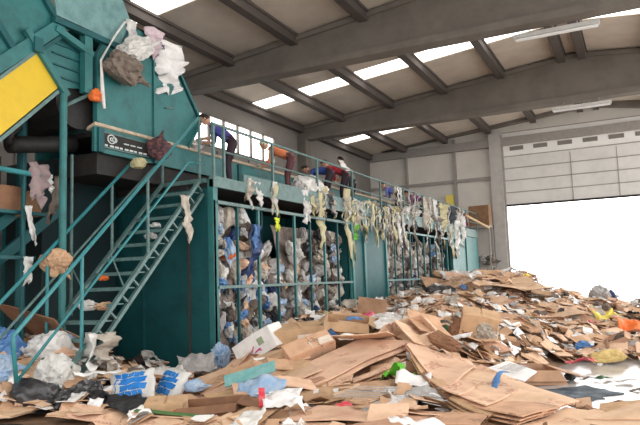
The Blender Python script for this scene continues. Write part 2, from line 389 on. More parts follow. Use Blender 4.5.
for i in range(3):
    a = 8.22 + i * .16; B().box(CX + .024, CX + .034, a, a + .12, 4.055, 4.075).build('line_mark', MARK, pt)

# infeed hopper / hood over the start of the conveyor
hp = empty('feed_hopper', (-8.6, 8.9, 4.3)); tag(hp, 'big teal steel feed hopper with a sloping outlet over the conveyor start', 'hopper')
prof = [(7.6, 4.33), (9.98, 4.28), (10.42, 4.93), (9.72, 5.8), (9.25, 6.25), (8.1, 6.3), (7.6, 5.45)]
B().prism(prof, CX - .06, CX, 'x').build('side_panel', TEAL, hp)
B().prism(prof, -9.3, -9.24, 'x').build('side_panel', TEAL, hp)
b = B()
for (a0, z0), (a1, z1) in zip(prof[2:5], prof[3:6]):
    b.hexa([(-9.3, a0, z0), (CX, a0, z0), (CX, a1, z1), (-9.3, a1, z1), (-9.3, a0 - .05, z0 - .03), (CX, a0 - .05, z0 - .03), (CX, a1 - .05, z1 - .03), (-9.3, a1 - .05, z1 - .03)])
b.build('front_plate', TEAL, hp)
for pa, pb, wd in (((9.98, 4.3), (10.42, 4.93), .05), ((10.42, 4.93), (9.72, 5.8), .05), ((7.62, 4.33), (7.62, 5.45), .06), ((9.0, 4.33), (9.0, 6.2), .03)):
    B().bar((CX + .02, *pa), (CX + .02, *pb), wd, wd).build('edge_flange', TEAL, hp)
t = B(); t.tube([(CX + .03, 9.3, 4.95), (CX + .03, 9.55, 5.0)], .018); t.build('grab_handle', TEAL_G, hp)
B().box(-9.24, CX - .06, 7.62, 7.68, 4.9, 5.45).build('rear_plate', DARKST, hp)
b = B(); b.tube([(-9.25, 7.35, 4.6), (-7.95, 7.35, 4.6)], .42, 20)
b.build('drum', BLACKR, hp)['label'] = 'black rubber drum in the dark opening'
B().tube([(CX - .05, 6.95, 4.43), (CX, 7.55, 4.8)], .03).build('drive_rod', TEAL_G, hp)

# inclined feed conveyor with yellow guard
ic = empty('inclined_conveyor', (-8.5, 6.7, 4.6)); tag(ic, 'inclined teal feed conveyor with a bright yellow side guard', 'conveyor')
D = V((0, .75, .675)).normalized(); Nn = V((0, -D.z, D.y)); O = V((0, 6.72, 5.74))
def ip(a, n, x): p = O + D * a + Nn * n; return V((x, p.y, p.z))
def islab(a0, a1, n0, n1, x0, x1): return B().hexa([ip(a0, n0, x0), ip(a1, n0, x0), ip(a1, n0, x1), ip(a0, n0, x1), ip(a0, n1, x0), ip(a1, n1, x0), ip(a1, n1, x1), ip(a0, n1, x1)])
islab(-4.6, .12, -.22, -.02, CX - .1, CX + .04).build('main_beam', TEAL, ic)
islab(-4.6, .0, -.30, -.24, CX - .06, CX + .0).build('lower_flange', TEAL_D, ic)
islab(-4.6, .16, -.02, 1.0, CX - .08, CX - .04).build('side_guard', TEAL, ic)
for a in (.1, -.95, -2.0, -3.05, -4.1): islab(a - .05, a + .05, -.02, 1.0, CX - .06, CX + .03).build('guard_rib', TEAL_D, ic)
islab(-4.6, .1, .96, 1.04, CX - .1, CX + .03).build('top_flange', TEAL_G, ic)
islab(-4.6, .1, -.02, 1.0, -9.34, -9.3).build('side_guard', TEAL_D, ic)
islab(-4.6, .3, .0, .06, -9.3, CX - .1).build('belt', BLACKR, ic)
# yellow guard below the beam
b = B(); yc = [(6.44, 5.13), (6.83, 4.70), (4.0, 1.98 + .02), (3.6, 2.4)]
b.prism(yc, CX - .02, CX + .01, 'x'); g = b.build('safety_guard', YEL, ic); g['label'] = 'flat bright yellow guard plate'
b = B(); b.bar((CX, 6.47, 5.19), (CX, 3.6, 2.47), .05, .05, (1, 0, 0)); b.bar((CX, 6.83, 4.64), (CX, 4.0, 1.94), .05, .06, (1, 0, 0)); b.build('guard_frame', TEAL_G, ic)
B().bar((CX + .03, 6.22, 5.42), (CX + .03, 6.98, 4.6), .1, .09, (1, 0, 0)).build('end_bar', TEAL, ic)
b = B(); b.box(CX - .02, CX + .1, 6.33, 6.48, 5.12, 5.34); b.build('bearing_block', TEAL_D, ic)
# head section: flat length over the hopper
b = B(); b.prism([(6.76, 5.83), (8.12, 5.80), (8.36, 6.32), (8.1, 6.75), (6.62, 6.75)], CX + .02, CX + .05, 'x'); b.build('head_guard', TEAL_P, ic)['label'] = 'pale worn teal guard of the flat head section'
B().bar((CX + .04, 6.7, 5.74), (CX + .04, 8.1, 5.74), .1, .09).build('head_beam', TEAL_D, ic)
B().bar((CX + .03, 6.75, 5.62), (CX + .03, 7.5, 5.42), .08, .1).build('head_brace', TEAL, ic)
b = B(); b.prism([(6.35, 5.05), (6.8, 5.6), (7.45, 5.45), (7.45, 4.85), (6.9, 4.75)], CX - .14, CX - .1, 'x'); b.build('batten_wall', TEAL, ic)
for z in (4.92, 5.1, 5.28, 5.44): B().box(CX - .1, CX - .07, 6.65 if z < 5.2 else 6.8, 7.4, z - .012, z + .012).build('batten', TEAL_D, ic)
B().box(CX - .06, CX + .06, 7.32, 7.48, 4.75, 5.72).build('head_post', TEAL, ic)
B().tube([(CX + .02, 6.93, 0), (CX + .02, 6.93, 4.72)], .056, 12).build('support_post', TEAL, ic)['label'] = 'tall round teal support post'
B().tube([(CX - .9, 6.93, 0), (CX - .9, 6.93, 4.72)], .075, 12).build('support_post', TEAL_D, ic)
for a in (-3.2,):
    p = ip(a, -.25, CX); B().tube([(p.x, p.y, 0), (p.x, p.y, p.z)], .07, 10).build('support_post', TEAL_D, ic)

# clutter of the dark space below the machine
pu = empty('under_frame', (-8.5, 6.8, 0)); tag(pu, 'dark teal lower machine frame behind the round post', 'machine frame')
B().tube([(-8, 5.2, 3.36), (-8, 6.9, 3.33)], .04, 8).build('side_rail', TEAL_R, pu)
B().tube([(-8, 7.3, 3.75), (-8, 7.3, 1.2)], .025, 8).build('drop_pipe', TEAL_G, pu)
for y in (6.45, 5.6): B().tube([(-8.05, y, 0), (-8.05, y, 3.3)], .035, 8).build('frame_post', TEAL_D, pu)
B().bar((-8.05, 5.2, 2.1), (-8.05, 6.66, 2.09), .05, .05).build('cross_bar', TEAL_D, pu)
B().bar((-8.3, 5.0, 1.6), (-8.3, 6.9, 3.1), .06, .16).build('brace', TEAL_D, pu)
B().bar((-8.4, 5.3, 1.3), (-8.4, 7.4, 2.9), .06, .16).build('brace', TEAL_D, pu)
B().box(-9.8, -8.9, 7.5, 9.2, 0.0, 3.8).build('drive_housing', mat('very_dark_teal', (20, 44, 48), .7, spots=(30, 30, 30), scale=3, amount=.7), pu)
B().box(-10.2, -8.75, 5.2, 6.6, 2.0, 3.7).build('motor_box', DARKST, pu)
b = B(); b.tube([(-8.25, 6.35, 3.78), (-8.25, 6.9, 3.88), (-8.25, 7.55, 4.0)], .13, 12); b.tube([(-8.25, 6.35, 3.78), (-8.25, 6.33, 3.95), (-8.25, 6.5, 4.1)], .08, 10)
b.build('rubber_roll', BLACKR, pu, True)

# ------------------------------------------------------------------ staircase up to the platform
st = empty('staircase', (-7.4, 5.6, 0)); tag(st, 'steep teal steel staircase with bright teal handrails up to the platform', 'staircase')
ZT, YT, YB = 3.54, 9.3, 5.76
def sp(y, dz=0): return (y - YB) / (YT - YB) * ZT + dz
b = B(); x = -6.97
b.bar((x, YB - .15, -.19), (x, YT - .02, ZT - .04), .055, .065, (1, 0, 0)); b.bar((x, YB + .2, -.12), (x, YT + .05, ZT - .3), .055, .06, (1, 0, 0))
for i in range(15):
    y = YB + (i + .5) / 15 * (YT - YB); b.bar((x, y, sp(y, -.03)), (x, y + .14, sp(y + .14, -.28)), .03, .045, (1, 0, 0))
b.build('stringer', TEAL_G, st)
B().bar((-7.83, YB - .15, -.17), (-7.83, YT, ZT - .02), .045, .07, (1, 0, 0)).build('stringer', TEAL_G, st)
NT = 15
for i in range(1, NT):
    y = YB + i / NT * (YT - YB); z = sp(y) - .04
    b = B(); b.box(-7.8, -7.0, y - .02, y + .22, z - .02, z); b.box(-7.8, -7.0, y - .03, y, z - .05, z + .005)
    b.build('tread', TEAL_G, st)
for x, e, top, me_, mt, py, lab in ((-6.97, (5.47, 1.06), (9.25, 4.62), (5.52, .5), (8.95, 3.76), (6.55, 7.9, 9.27), 'bright teal handrail nearest the bays'), (-7.83, (5.35, .93), (9.3, 4.54), (5.4, .5), (9.3, 4.02), (6.7, 8.0, 9.28), 'bright teal handrail beside the machine')):
    hz = lambda y: e[1] + (y - e[0]) / (top[0] - e[0]) * (top[1] - e[1])
    hr = B(); hr.tube([(x, *top), (x, *e), (x, e[0] - .01, e[1] - .05), (x, *me_)], .028, 8)
    hr.build('handrail', TEAL_R, st, True)['label'] = lab
    m2 = B(); m2.tube([(x, *me_), (x, *mt)] + ([(x, 9.4, 3.8)] if x > -7 else []), .02, 8); m2.build('mid_rail', TEAL_R if x > -7 else TEAL_G, st, True)
    for y in py:
        B().tube([(x, y, sp(y, -.05)), (x, y, hz(y))], .025, 8).build('rail_post', TEAL_R if y < 7 else TEAL_G, st)
    B().tube([(x, 7.1, hz(7.1) - .5), (x, 7.35, sp(7.35, .05))], .012, 6).build('brace', TEAL_G, st)
b = B(); b.box(-7.85, FX - .12, YT, YT + .5, 3.44, 3.52); b.build('landing', TEAL_G, st)

# ------------------------------------------------------------------ people on the walkway
def skin_mesh(verts, radii, edges, root=0):
    me = bpy.data.meshes.new('t'); me.from_pydata([tuple(v) for v in verts], edges, [])
    o = bpy.data.objects.new('t', me); COL.objects.link(o)
    md = o.modifiers.new('s', 'SKIN'); md.use_smooth_shade = True
    for i, r in enumerate(radii):
        sv = me.skin_vertices[0].data[i]; sv.radius = (r, r) if not isinstance(r, tuple) else r; sv.use_root = (i == root)
    o.modifiers.new('u', 'SUBSURF').levels = 1
    dg = bpy.context.evaluated_depsgraph_get(); dg.update()
    out = bpy.data.meshes.new_from_object(o.evaluated_get(dg)); bpy.data.objects.remove(o)
    return out
def person(loc, yaw, lean, label, shirt, trousers, hair=HAIR, reach=(.45, .95), head_dip=.4, group=None):
    """standing figure facing local +Y, torso leaning forward by lean, hands reaching out at reach (forward, height)"""
    la = math.radians(lean); ax = V((0, math.sin(la), math.cos(la))); hip = V((0, -.12 * math.sin(la), .93))
    J = {'pel': hip, 'spi': hip + ax * .2, 'che': hip + ax * .40, 'nek': hip + ax * .53}
    lh = la * (1 - .35) + head_dip * .3; hx = V((0, math.sin(lh), math.cos(lh)))
    J['hb'] = J['nek'] + hx * .07
    head = J['nek'] + hx * .19
    for s, n in ((-1, 'l'), (1, 'r')):
        J['hip' + n] = hip + V((s * .1, 0, -.04)); J['kne' + n] = V((s * .12, .05 + hip.y * .4, .5)); J['ank' + n] = V((s * .13, -.02, .09)); J['toe' + n] = V((s * .16, .17, .04))
        J['sho' + n] = hip + ax * .47 + V((s * .17, 0, 0))
        hand = V((s * .14, reach[0] + (.06 if s > 0 else 0), reach[1])); sh = J['sho' + n]
        mid = (sh + hand) / 2; dd = (hand - sh).length; bend = math.sqrt(max(.0, .29 ** 2 - (dd / 2) ** 2)) if dd < .56 else .02
        if dd > .56: hand = sh + (hand - sh) * .56 / dd; mid = (sh + hand) / 2
        J['elb' + n] = mid + V((s * .5, -.5, -.6)).normalized() * bend; J['han' + n] = hand
    names = list(J); idx = {n: i for i, n in enumerate(names)}
    R_ = {'pel': .135, 'spi': .125, 'che': .15, 'nek': .06, 'hb': .055}
    for n in 'lr': R_.update({'hip' + n: .095, 'kne' + n: .062, 'ank' + n: .045, 'toe' + n: .04, 'sho' + n: .062, 'elb' + n: .045, 'han' + n: .03})
    E_ = [('pel', 'spi'), ('spi', 'che'), ('che', 'nek'), ('nek', 'hb')]
    for n in 'lr': E_ += [('pel', 'hip' + n), ('hip' + n, 'kne' + n), ('kne' + n, 'ank' + n), ('ank' + n, 'toe' + n), ('che', 'sho' + n), ('sho' + n, 'elb' + n), ('elb' + n, 'han' + n)]
    me = skin_mesh([J[n] for n in names], [R_[n] for n in names], [(idx[a], idx[c]) for a, c in E_])
    mats = [shirt, trousers, SKIN, BLACKR, GLOVE]
    for m in mats: me.materials.append(m)
    def seg(p, a, c):
        a, c = J[a], J[c]; t = max(0, min(1, (p - a).dot(c - a) / (c - a).length_squared)); return (p - a - (c - a) * t).length
    for f in me.polygons:
        p = f.center; best = min(E_, key=lambda e: seg(p, *e) / (.5 * (R_[e[0]] + R_[e[1]])))
        q = best[1]
        f.material_index = 0 if q[:3] in ('spi', 'che', 'sho', 'elb') else 2 if q[:3] in ('han', 'nek', 'hb') else 3 if q[:3] == 'toe' else 1
        f.use_smooth = True
    # head with nose, ears, eyes, mouth and the hands, joined to the same mesh
    bm = bmesh.new(); bm.from_mesh(me)
    fw = V((0, math.cos(lh), -math.sin(lh)))
    M = Matrix((V((1, 0, 0)), fw, hx)).transposed().to_4x4(); M.translation = head
    def ball(c, r, m, sub=2):
        g = bmesh.ops.create_icosphere(bm, subdivisions=sub, radius=1)
        for v in g['verts']: v.co = M @ (V(c) + V((v.co.x * r[0], v.co.y * r[1], v.co.z * r[2])))
        for f in {f for v in g['verts'] for f in v.link_faces}: f.material_index = m; f.smooth = True
    ball((0, 0, 0), (.075, .092, .115), 2); ball((0, .045, -.06), (.05, .045, .05), 2)
    ball((0, .098, -.01), (.013, .022, .02), 2, 1)
    for s in (-1, 1): ball((s * .077, -.005, -.01), (.012, .025, .034), 2, 1); ball((s * .03, .086, .015), (.012, .008, .007), 3, 1)
    ball((0, .087, -.055), (.024, .008, .006), 3, 1)
    for n, s in (('l', -1), ('r', 1)):
        h = J['han' + n]; d = (h - J['elb' + n]).normalized(); side = V((1, 0, 0)); side = (side - d * side.dot(d)).normalized(); up_ = side.cross(d)
        def cap(p, q, r0, r1):
            t = B().tube([p, p + (q - p) * .5, q], [r0, r0, r1], 6)
            vs = [bm.verts.new(v) for v in t.v]
            for f in t.f:
                nf = bm.faces.new([vs[i] for i in f]); nf.material_index = 4; nf.smooth = True
        cap(h - d * .02, h + d * .08, .035, .038)
        for i, ln in enumerate((.07, .08, .075, .058)):
            b0 = h + d * .075 + side * (i - 1.5) * .02; k1 = b0 + d * ln * .6 - up_ * .012; cap(b0, k1, .0095, .009); cap(k1, k1 + d * ln * .35 - up_ * .03, .009, .007)
        b0 = h + d * .02 - side * s * .03; cap(b0, b0 + d * .05 - side * s * .03, .012, .009)
    bm.to_mesh(me); bm.free()
    o = bpy.data.objects.new('person', me); COL.objects.link(o); o.location = loc; o.rotation_euler = (0, 0, yaw)
    tag(o, label, 'person', group)
    hb = bmesh.new(); bmesh.ops.create_icosphere(hb, subdivisions=3, radius=1)
    bmesh.ops.delete(hb, geom=[v for v in hb.verts if v.co.y > .35 and v.co.z < .45 or v.co.z < -.55], context='VERTS')
    for v in hb.verts: v.co = M @ V((v.co.x * .084, v.co.y * .1 - .008, v.co.z * .12 + .008))
    hm = bpy.data.meshes.new('hair'); hb.to_mesh(hm); hb.free(); hm.materials.append(hair)
    for f in hm.polygons: f.use_smooth = True
    kid('hair', hm, o)
    return o
ORSH = mat('orange_shirt', (226, 140, 96), .8, spots=(190, 96, 60), scale=8, amount=.6)
BLSH = mat('blue_shirt', (62, 72, 150), .8, spots=(112, 66, 120), scale=7, amount=.8)
NVSH = mat('blue_jacket', (52, 76, 140), .8, spots=(36, 46, 92), scale=8, amount=.6)
RDSH = mat('red_jacket', (168, 52, 60), .8, amount=.5)
GRSH = mat('grey_jacket', (120, 130, 130), .8, amount=.5)
PUSH = mat('purple_jacket', (128, 80, 128), .8, spots=(190, 80, 100), scale=8, amount=.6)
DKTR = mat('dark_trousers', (54, 42, 50), .85, amount=.4)
MRTR = mat('maroon_trousers', (92, 58, 62), .85, amount=.4)
SCARF = mat('pale_green_headscarf', (200, 214, 190), .8, amount=.4)
person((-7.22, 10.55, DK), math.radians(118), 54, 'person in a blue and purple top leaning over the conveyor beside the hopper', BLSH, DKTR, reach=(.5, .95))
person((-7.1, 12.75, DK), math.radians(112), 68, 'person in an orange top and pale headscarf bending low over the conveyor', ORSH, MRTR, hair=SCARF, reach=(.6, .75))
person((-7.15, 14.95, DK), math.radians(100), 90, 'person in a blue jacket bent double behind the handrail', NVSH, DKTR, reach=(.55, .6))
person((-7.05, 15.75, DK), math.radians(95), 66, 'person in a red jacket stooping just behind the one in blue', RDSH, DKTR, reach=(.5, .8))
person((-7.3, 16.9, DK), math.radians(95), 32, 'person in a grey jacket with dark hair standing behind the rail', GRSH, DKTR, reach=(.45, .95))
person((-7.3, 20.8, DK), math.radians(95), 62, 'person in a blue jacket stooping further along the walkway amid hanging film', mat('pale_blue_jacket', (90, 120, 190), .8, spots=(170, 60, 70), scale=7, amount=.5), DKTR, reach=(.5, .9))
person((-7.2, 23.2, DK), math.radians(95), 66, 'person in a purple top furthest along the walkway', PUSH, DKTR, reach=(.5, .9))
# ------------------------------------------------------------------ the heap
CP = [(-6.77,9.4,0.12),(-6.77,9.8,0.28),(-6.77,11.25,0.5),(-6.77,12.5,0.81),(-6.77,15.3,0.89),(-6.77,18.2,0.97),(-6.77,21.25,1.3),(-6.77,24.5,1.6),(-6.77,30,1.7),(-4.43,20,1.5),(-3.81,22,1.55),(-5.3,24,1.6),(-2.15,20,0.85),(-0.83,20,0.6),(-0.07,20,0.48),(-4,27,1.2),(-2.5,25,0.8),(-1,25,0.3),(0,25,0.3),(2,20,0.5),(2,14,0.2),(2,10,0),(-3.8,14,0.98),(-4.6,17,1.0),(-2.55,13,0.7),(-1.66,15,0.36),(-0.12,15,0.12),(-0.93,12.8,0.06),(-1.4,10.5,0),(-0.5,10.5,-0.05),(-0.9,9.6,-0.06),(0,11.5,-0.06),(1,11,-0.06),(-5.6,9,0.56),(-5.4,10,0.56),(-4.6,10,0.66),(-4,10,0.76),(-3.4,10.5,0.8),(-3.05,8.8,0.58),(-2.8,10.5,0.45),(-5,12,0.66),(-5.8,7.5,0.1),(-6.05,6.5,0.16),(-5.2,7.5,0.14),(-6.4,8.6,0.1),(-3.95,7.2,0.23),(-3.6,8,0.32),(-2.65,7,0.2),(-2.7,7.5,0.27),(-1.9,7.8,0.15),(-1.25,7.7,0.1),(-0.5,7.7,0.05),(-0.12,8.2,0.12),(0.8,8.3,0.2),(-6.9,5.7,0.15),(-6.2,6,0.18),(-8.4,6.7,0.8),(-9,7.3,0.8),(-7.9,6.4,0.7),(-7.5,6.7,0.5),(-7,29,0.3),(-4,30,0.05),(-2,28,0.05),(0,27,0.05),(-5.5,27,0.9),(2,26,0.05),(-6.8,6.7,0.35),(-6.6,8,0.12),(-7.5,8,0.3),(-10,6,0.5),(-9,8.5,0.3),(-5,5.6,0.06),(-3,5.8,0.06),(-1,6,0.05),(-11,8,0.3),(1,6.5,0.05),(2,8,0.05)]
def H(x, y):
    s = w = 0
    for a, b, c in CP:
        d = (x - a) ** 2 + ((y - b) * (.8 if y < 14 else .6)) ** 2 + .03
        k = d ** -1.9
        s += k * c; w += k
    return s / w
def HN(x, y):
    e = .25
    return V((-(H(x + e, y) - H(x - e, y)) / (2 * e), -(H(x, y + e) - H(x, y - e)) / (2 * e), 1)).normalized()
def inside(x, y):
    if -2.0 < x < 1 and 8.3 < y < 12.6 and ((x + .5) / 1.35) ** 2 + ((y - 10.5) / 2.1) ** 2 < 1: return False
    if x < FX + .12 and y > Y0 - .25: return False
    if -1.55 < x < .8 and 8.7 < y < 12.2 and ((x + .4) / 1.15) ** 2 + ((y - 10.4) / 1.7) ** 2 < 1: return False
    return True
HEAPM = mat('trodden_waste_bed', (136, 108, 84), .9, spots=(80, 66, 56), scale=5, amount=.9, bump=.6)
st_ = .22; nx = int(14.6 / st_); ny = int(24 / st_)
b = B(); ids = {}
for j in range(ny + 1):
    for i in range(nx + 1):
        x = -11.4 + i * st_; y = 5.2 + j * st_
        if x < FX + .05 and y > Y0 - .05: continue
        z = H(x, y) - .1 + .07 * noise.noise(V((x * 1.9, y * 1.9, 3)))
        ids[i, j] = len(b.v); b.v.append((x, y, max(z, -.12)))
for (i, j) in list(ids):
    q = [(i, j), (i + 1, j), (i + 1, j + 1), (i, j + 1)]
    if all(t in ids for t in q): b.f.append(tuple(ids[t] for t in q)); b.mi.append(0)
tag(b.build('waste_bed', HEAPM), 'packed bed of trodden waste under the loose cardboard', 'waste heap', None, 'stuff')

# ---- shapes of loose waste
def warpf(seed, amp, k=2.5):
    o = V((seed * 3.7, seed * 1.3, seed * .7)); ph = seed * 1.7; a2 = amp * .6
    cx, cy = math.cos(ph), math.sin(ph)
    def f(p):
        u = p.x * cx + p.y * cy
        return p + V((0, 0, amp * noise.noise(p * k * .6 + o) + a2 * math.sin(u * 2.6 + ph)))
    return f
def card_mesh(seed, m, w=None, l=None, style=None, amp=None, th=.014, mats=None):
    """flattened carton: two wall panels hinged on a crease, with slit flaps; or a plain or folded sheet"""
    R = random.Random(seed); w = w or R.uniform(.5, .85); l = l or R.uniform(.6, 1.15); style = style or R.choice('AAABBCDD')
    f = warpf(seed, amp if amp is not None else R.uniform(.02, .07)); b = B()
    if style == 'A':
        c = [V((-w / 2 * R.uniform(.8, 1), -l / 2, 0)), V((w / 2, -l / 2 * R.uniform(.85, 1), 0)), V((w / 2 * R.uniform(.75, 1), l / 2, 0)), V((-w / 2, l / 2 * R.uniform(.8, 1), 0))]
        b.sheet(c, th, 6, f)
    elif style == 'B':
        a = math.radians(R.uniform(1, 11)); fl = w * R.uniform(.28, .4)
        for s in (-1, 1):
            def P(x, y, s=s): return V((x, s * y * math.cos(a), y * math.sin(a) * .9))
            b.sheet([P(-w / 2, 0), P(w / 2, 0), P(w / 2, l / 2), P(-w / 2, l / 2)], th, 4, f)
            for e in (-1, 1):
                t = math.radians(R.uniform(-14, 18)); dx = fl * math.cos(t); dz = fl * math.sin(t)
                q0 = P(e * w / 2, .015); q1 = P(e * w / 2, l / 2 - .015)
                b.sheet([q0, q0 + V((e * dx, 0, dz)), q1 + V((e * dx, -s * .03, dz)), q1], th, 3, f)
    elif style == 'C':
        a = math.radians(R.uniform(15, 40)); l1 = l * R.uniform(.4, .7); l2 = l - l1
        b.sheet([V((-w / 2, -l1, 0)), V((w / 2, -l1, 0)), V((w / 2, 0, 0)), V((-w / 2, 0, 0))], th, 5, f)
        b.sheet([V((-w / 2, 0, 0)), V((w / 2, 0, 0)), V((w / 2 * .95, l2 * math.cos(a), l2 * math.sin(a))), V((-w / 2, l2 * math.cos(a), l2 * math.sin(a)))], th, 4, f)
    else:
        n = 3
        for i in range(n):
            dz = i * .02; o = V((R.uniform(-.07, .07), R.uniform(-.07, .07), dz))
            b.sheet([o + V((-w / 2, -l / 2, 0)), o + V((w / 2, -l / 2, 0)), o + V((w / 2, l / 2, 0)), o + V((-w / 2, l / 2, 0))], th, 5, f)
    return b.mesh('cardboard_sheet', mats or m)
def carton_mesh(seed, m, w=.5, d=.38, h=.34, open_=True, shear=.1, th=.012, amp=.012):
    R = random.Random(seed); f0 = warpf(seed, amp)
    sx, sy = R.uniform(-shear, shear), R.uniform(-shear, shear)
    def f(p): p = f0(p); return V((p.x + sx * p.z / h * w, p.y + sy * p.z / h * d, p.z))
    b = B(); c = [V((-w / 2, -d / 2, 0)), V((w / 2, -d / 2, 0)), V((w / 2, d / 2, 0)), V((-w / 2, d / 2, 0))]; u = V((0, 0, h))
    b.sheet(c, th, 3, f)
    for i in range(4):
        p, q = c[i], c[(i + 1) % 4]; b.sheet([p, q, q + u, p + u], th, 3, f)
        out = V(((p + q) / 2).to_tuple()); out.z = 0; ln = (d if i % 2 == 0 else w) * .48; out.normalize()
        a = math.radians(R.uniform(15, 80)) if open_ else PI / 2
        e = out * ln * math.cos(a) * (1 if open_ else -1) + V((0, 0, -ln * math.sin(a) * .6 if open_ else .004 * (i % 2)))
        if not open_: e = -out * ln * .98 + V((0, 0, .012 * (i % 2)))
        b.sheet([p + u, q + u, q + u + e, p + u + e], th, 2, f)
    return b.mesh('cardboard_box', m)
def film_mesh(seed, m, w=.5, l=.6, amp=.12, n=14, th=.006):
    """crumpled sheet of paper or plastic film"""
    R = random.Random(seed); o = V((seed * 2.1, seed * .9, 5))
    def f(p):
        q = p * 5 + o; r = p * 11 + o
        return p + V((.25 * amp * noise.noise(q), .25 * amp * noise.noise(q + V((9, 9, 9))), amp * noise.noise(p * 3 + o) + amp * .5 * abs(noise.noise(q)) + amp * .3 * noise.noise(r)))
    c = [V((-w / 2 * R.uniform(.6, 1), -l / 2, 0)), V((w / 2, -l / 2 * R.uniform(.6, 1), 0)), V((w / 2 * R.uniform(.6, 1), l / 2, 0)), V((-w / 2, l / 2 * R.uniform(.6, 1), 0))]
    return B().sheet(c, th, n, f).mesh('film', m, True)
def bag_mesh(seed, m, r=(.25, .2, .18), knots=True, crease=.32, sub=4, smooth=False):
    """full or half-full bag: pinched, creased body"""
    o = V((seed * 1.9, seed * .6, seed * .3)); bm = bmesh.new(); bmesh.ops.create_icosphere(bm, subdivisions=sub, radius=1)
    for v in bm.verts:
        d = v.co.normalized(); k = 1 + .28 * noise.noise(d * 1.4 + o) - crease * abs(noise.noise(d * 3.2 + o)) - crease * .4 * abs(noise.noise(d * 7 + o))
        if knots:
            t = max(0, d.x - .72) / .28; k *= 1 + .5 * t * t
            rad = 1 - .75 * max(0, min(1, (d.x - .6) / .3))
        else: rad = 1
        z = d.z * k * rad; z = z if z > -.6 else -.6 + (z + .6) * .25
        v.co = V((d.x * k * r[0], d.y * k * rad * r[1], z * r[2]))
    me = bpy.data.meshes.new('bag'); bm.to_mesh(me); bm.free(); me.materials.append(m)
    if smooth:
        for p in me.polygons: p.use_smooth = True
    return me
CR = math.radians(27)                    # heading across the heap, seen from the gangway
def orient(x, y, yaw, pitch=0., roll=0., follow=True):
    q = V((0, 0, 1)).rotation_difference(HN(x, y)) if follow else Matrix.Identity(3).to_quaternion()
    M = q.to_matrix() @ Matrix.Rotation(yaw, 3, 'Z') @ Matrix.Rotation(pitch, 3, 'X') @ Matrix.Rotation(roll, 3, 'Y')
    return M.to_euler()
def put(me, name, label, cat, x, y, dz=0., a=0., pitch=0., roll=0., group=None, follow=False, scale=None, parent_parts=()):
    o = bpy.data.objects.new(name, me); COL.objects.link(o)
    o.location = (x, y, H(x, y) + dz); o.rotation_euler = orient(x, y, CR + math.radians(a), math.radians(pitch), math.radians(roll), follow)
    if scale: o.scale = (scale,) * 3 if not isinstance(scale, tuple) else scale
    tag(o, label, cat, group)
    for nm, pm in parent_parts: kid(nm, pm, o)
    return o

# ---- named pieces of the foreground
PT, BR, DB = CARD['pale tan'], CARD['brown'], CARD['dark brown']
put(bag_mesh(3, BLACKP, (.36, .27, .25), crease=.22, smooth=True), 'rubbish_bag', 'full shiny black rubbish bag at the foot of the stairs', 'bag', -7.1, 5.85, .08, 170)
put(bag_mesh(8, BLACKP, (.36, .3, .26), crease=.5), 'rubbish_bag', 'crumpled slack black rubbish bag beside the full black one', 'bag', -6.3, 5.98, .04, 20)
put(film_mesh(5, BLACKP, .95, .5, .2), 'black_film', 'long sheet of black plastic film in front of the blue printed pack', 'plastic film', -5.6, 5.95, .06, -24, 10)
def pack(seed, w, l, lab, x, y, dz, a, p, r):
    o4 = V((seed, seed * .3, 1))
    def sh(u, v, t):      # squarish film pillow, creased
        bul = (1 - abs(u) ** 3) * (1 - abs(v) ** 3)
        return V((u * w / 2 + .03 * noise.noise(V((v * 3, u, t)) + o4), v * l / 2 + .03 * noise.noise(V((u * 3, v, t)) + o4), t * (.02 + .075 * bul) + .022 * noise.noise(V((u * 4, v * 4, 1)) + o4)))
    n = 14; b = B(); k = n + 1
    for t in (1, -1): b.v += [tuple(sh(-1 + 2 * i / n, -1 + 2 * j / n, t)) for j in range(k) for i in range(k)]
    for j in range(n):
        for i in range(n):
            q = (j * k + i, j * k + i + 1, (j + 1) * k + i + 1, (j + 1) * k + i); b.f += [q, tuple(k * k + z for z in q[::-1])]
    ed = list(range(k)) + [j * k + n for j in range(1, k)] + [n * k + i for i in range(n - 1, -1, -1)] + [j * k for j in range(n - 1, 0, -1)]
    b.f += [(p_, k * k + p_, k * k + q_, q_) for p_, q_ in zip(ed, ed[1:] + ed[:1])]; b.mi = [0] * len(b.f)
    o = put(b.mesh('pack', FILM, True), 'printed_pack', lab, 'plastic pack', x, y, dz, a, p, r)
    R = random.Random(seed)
    for row in range(4):
        b = B(); xx = -.8; v0 = -.8 + row * .4
        def f(q): return sh(q.x, q.y, 1) + V((0, 0, .006))
        for ww in ([1.6] if row in (1, 2) else [R.uniform(.18, .34) for _ in range(5)]):
            if xx + ww > .82: break
            b.sheet([(xx, v0, 0), (xx + ww * .88, v0, 0), (xx + ww * .93 + .04, v0 + .35, 0), (xx + .04, v0 + .35, 0)], .002, 5, f); xx += ww
        k_ = b.build('blue_print', BLUEPR); k_.parent = o; k_['label'] = ['lowest row of blue block print', 'solid blue band', 'third row of blue block print', 'top row of blue block print'][row]
    return o
pack(21, .56, .46, 'clear film pack with big blue print leaning on black film', -6.1, 6.6, .14, 14, 52, -8)
pack(22, .46, .42, 'smaller blue printed pack standing against the dark teal end wall', -5.86, 7.1, .14, -50, 58, 14)
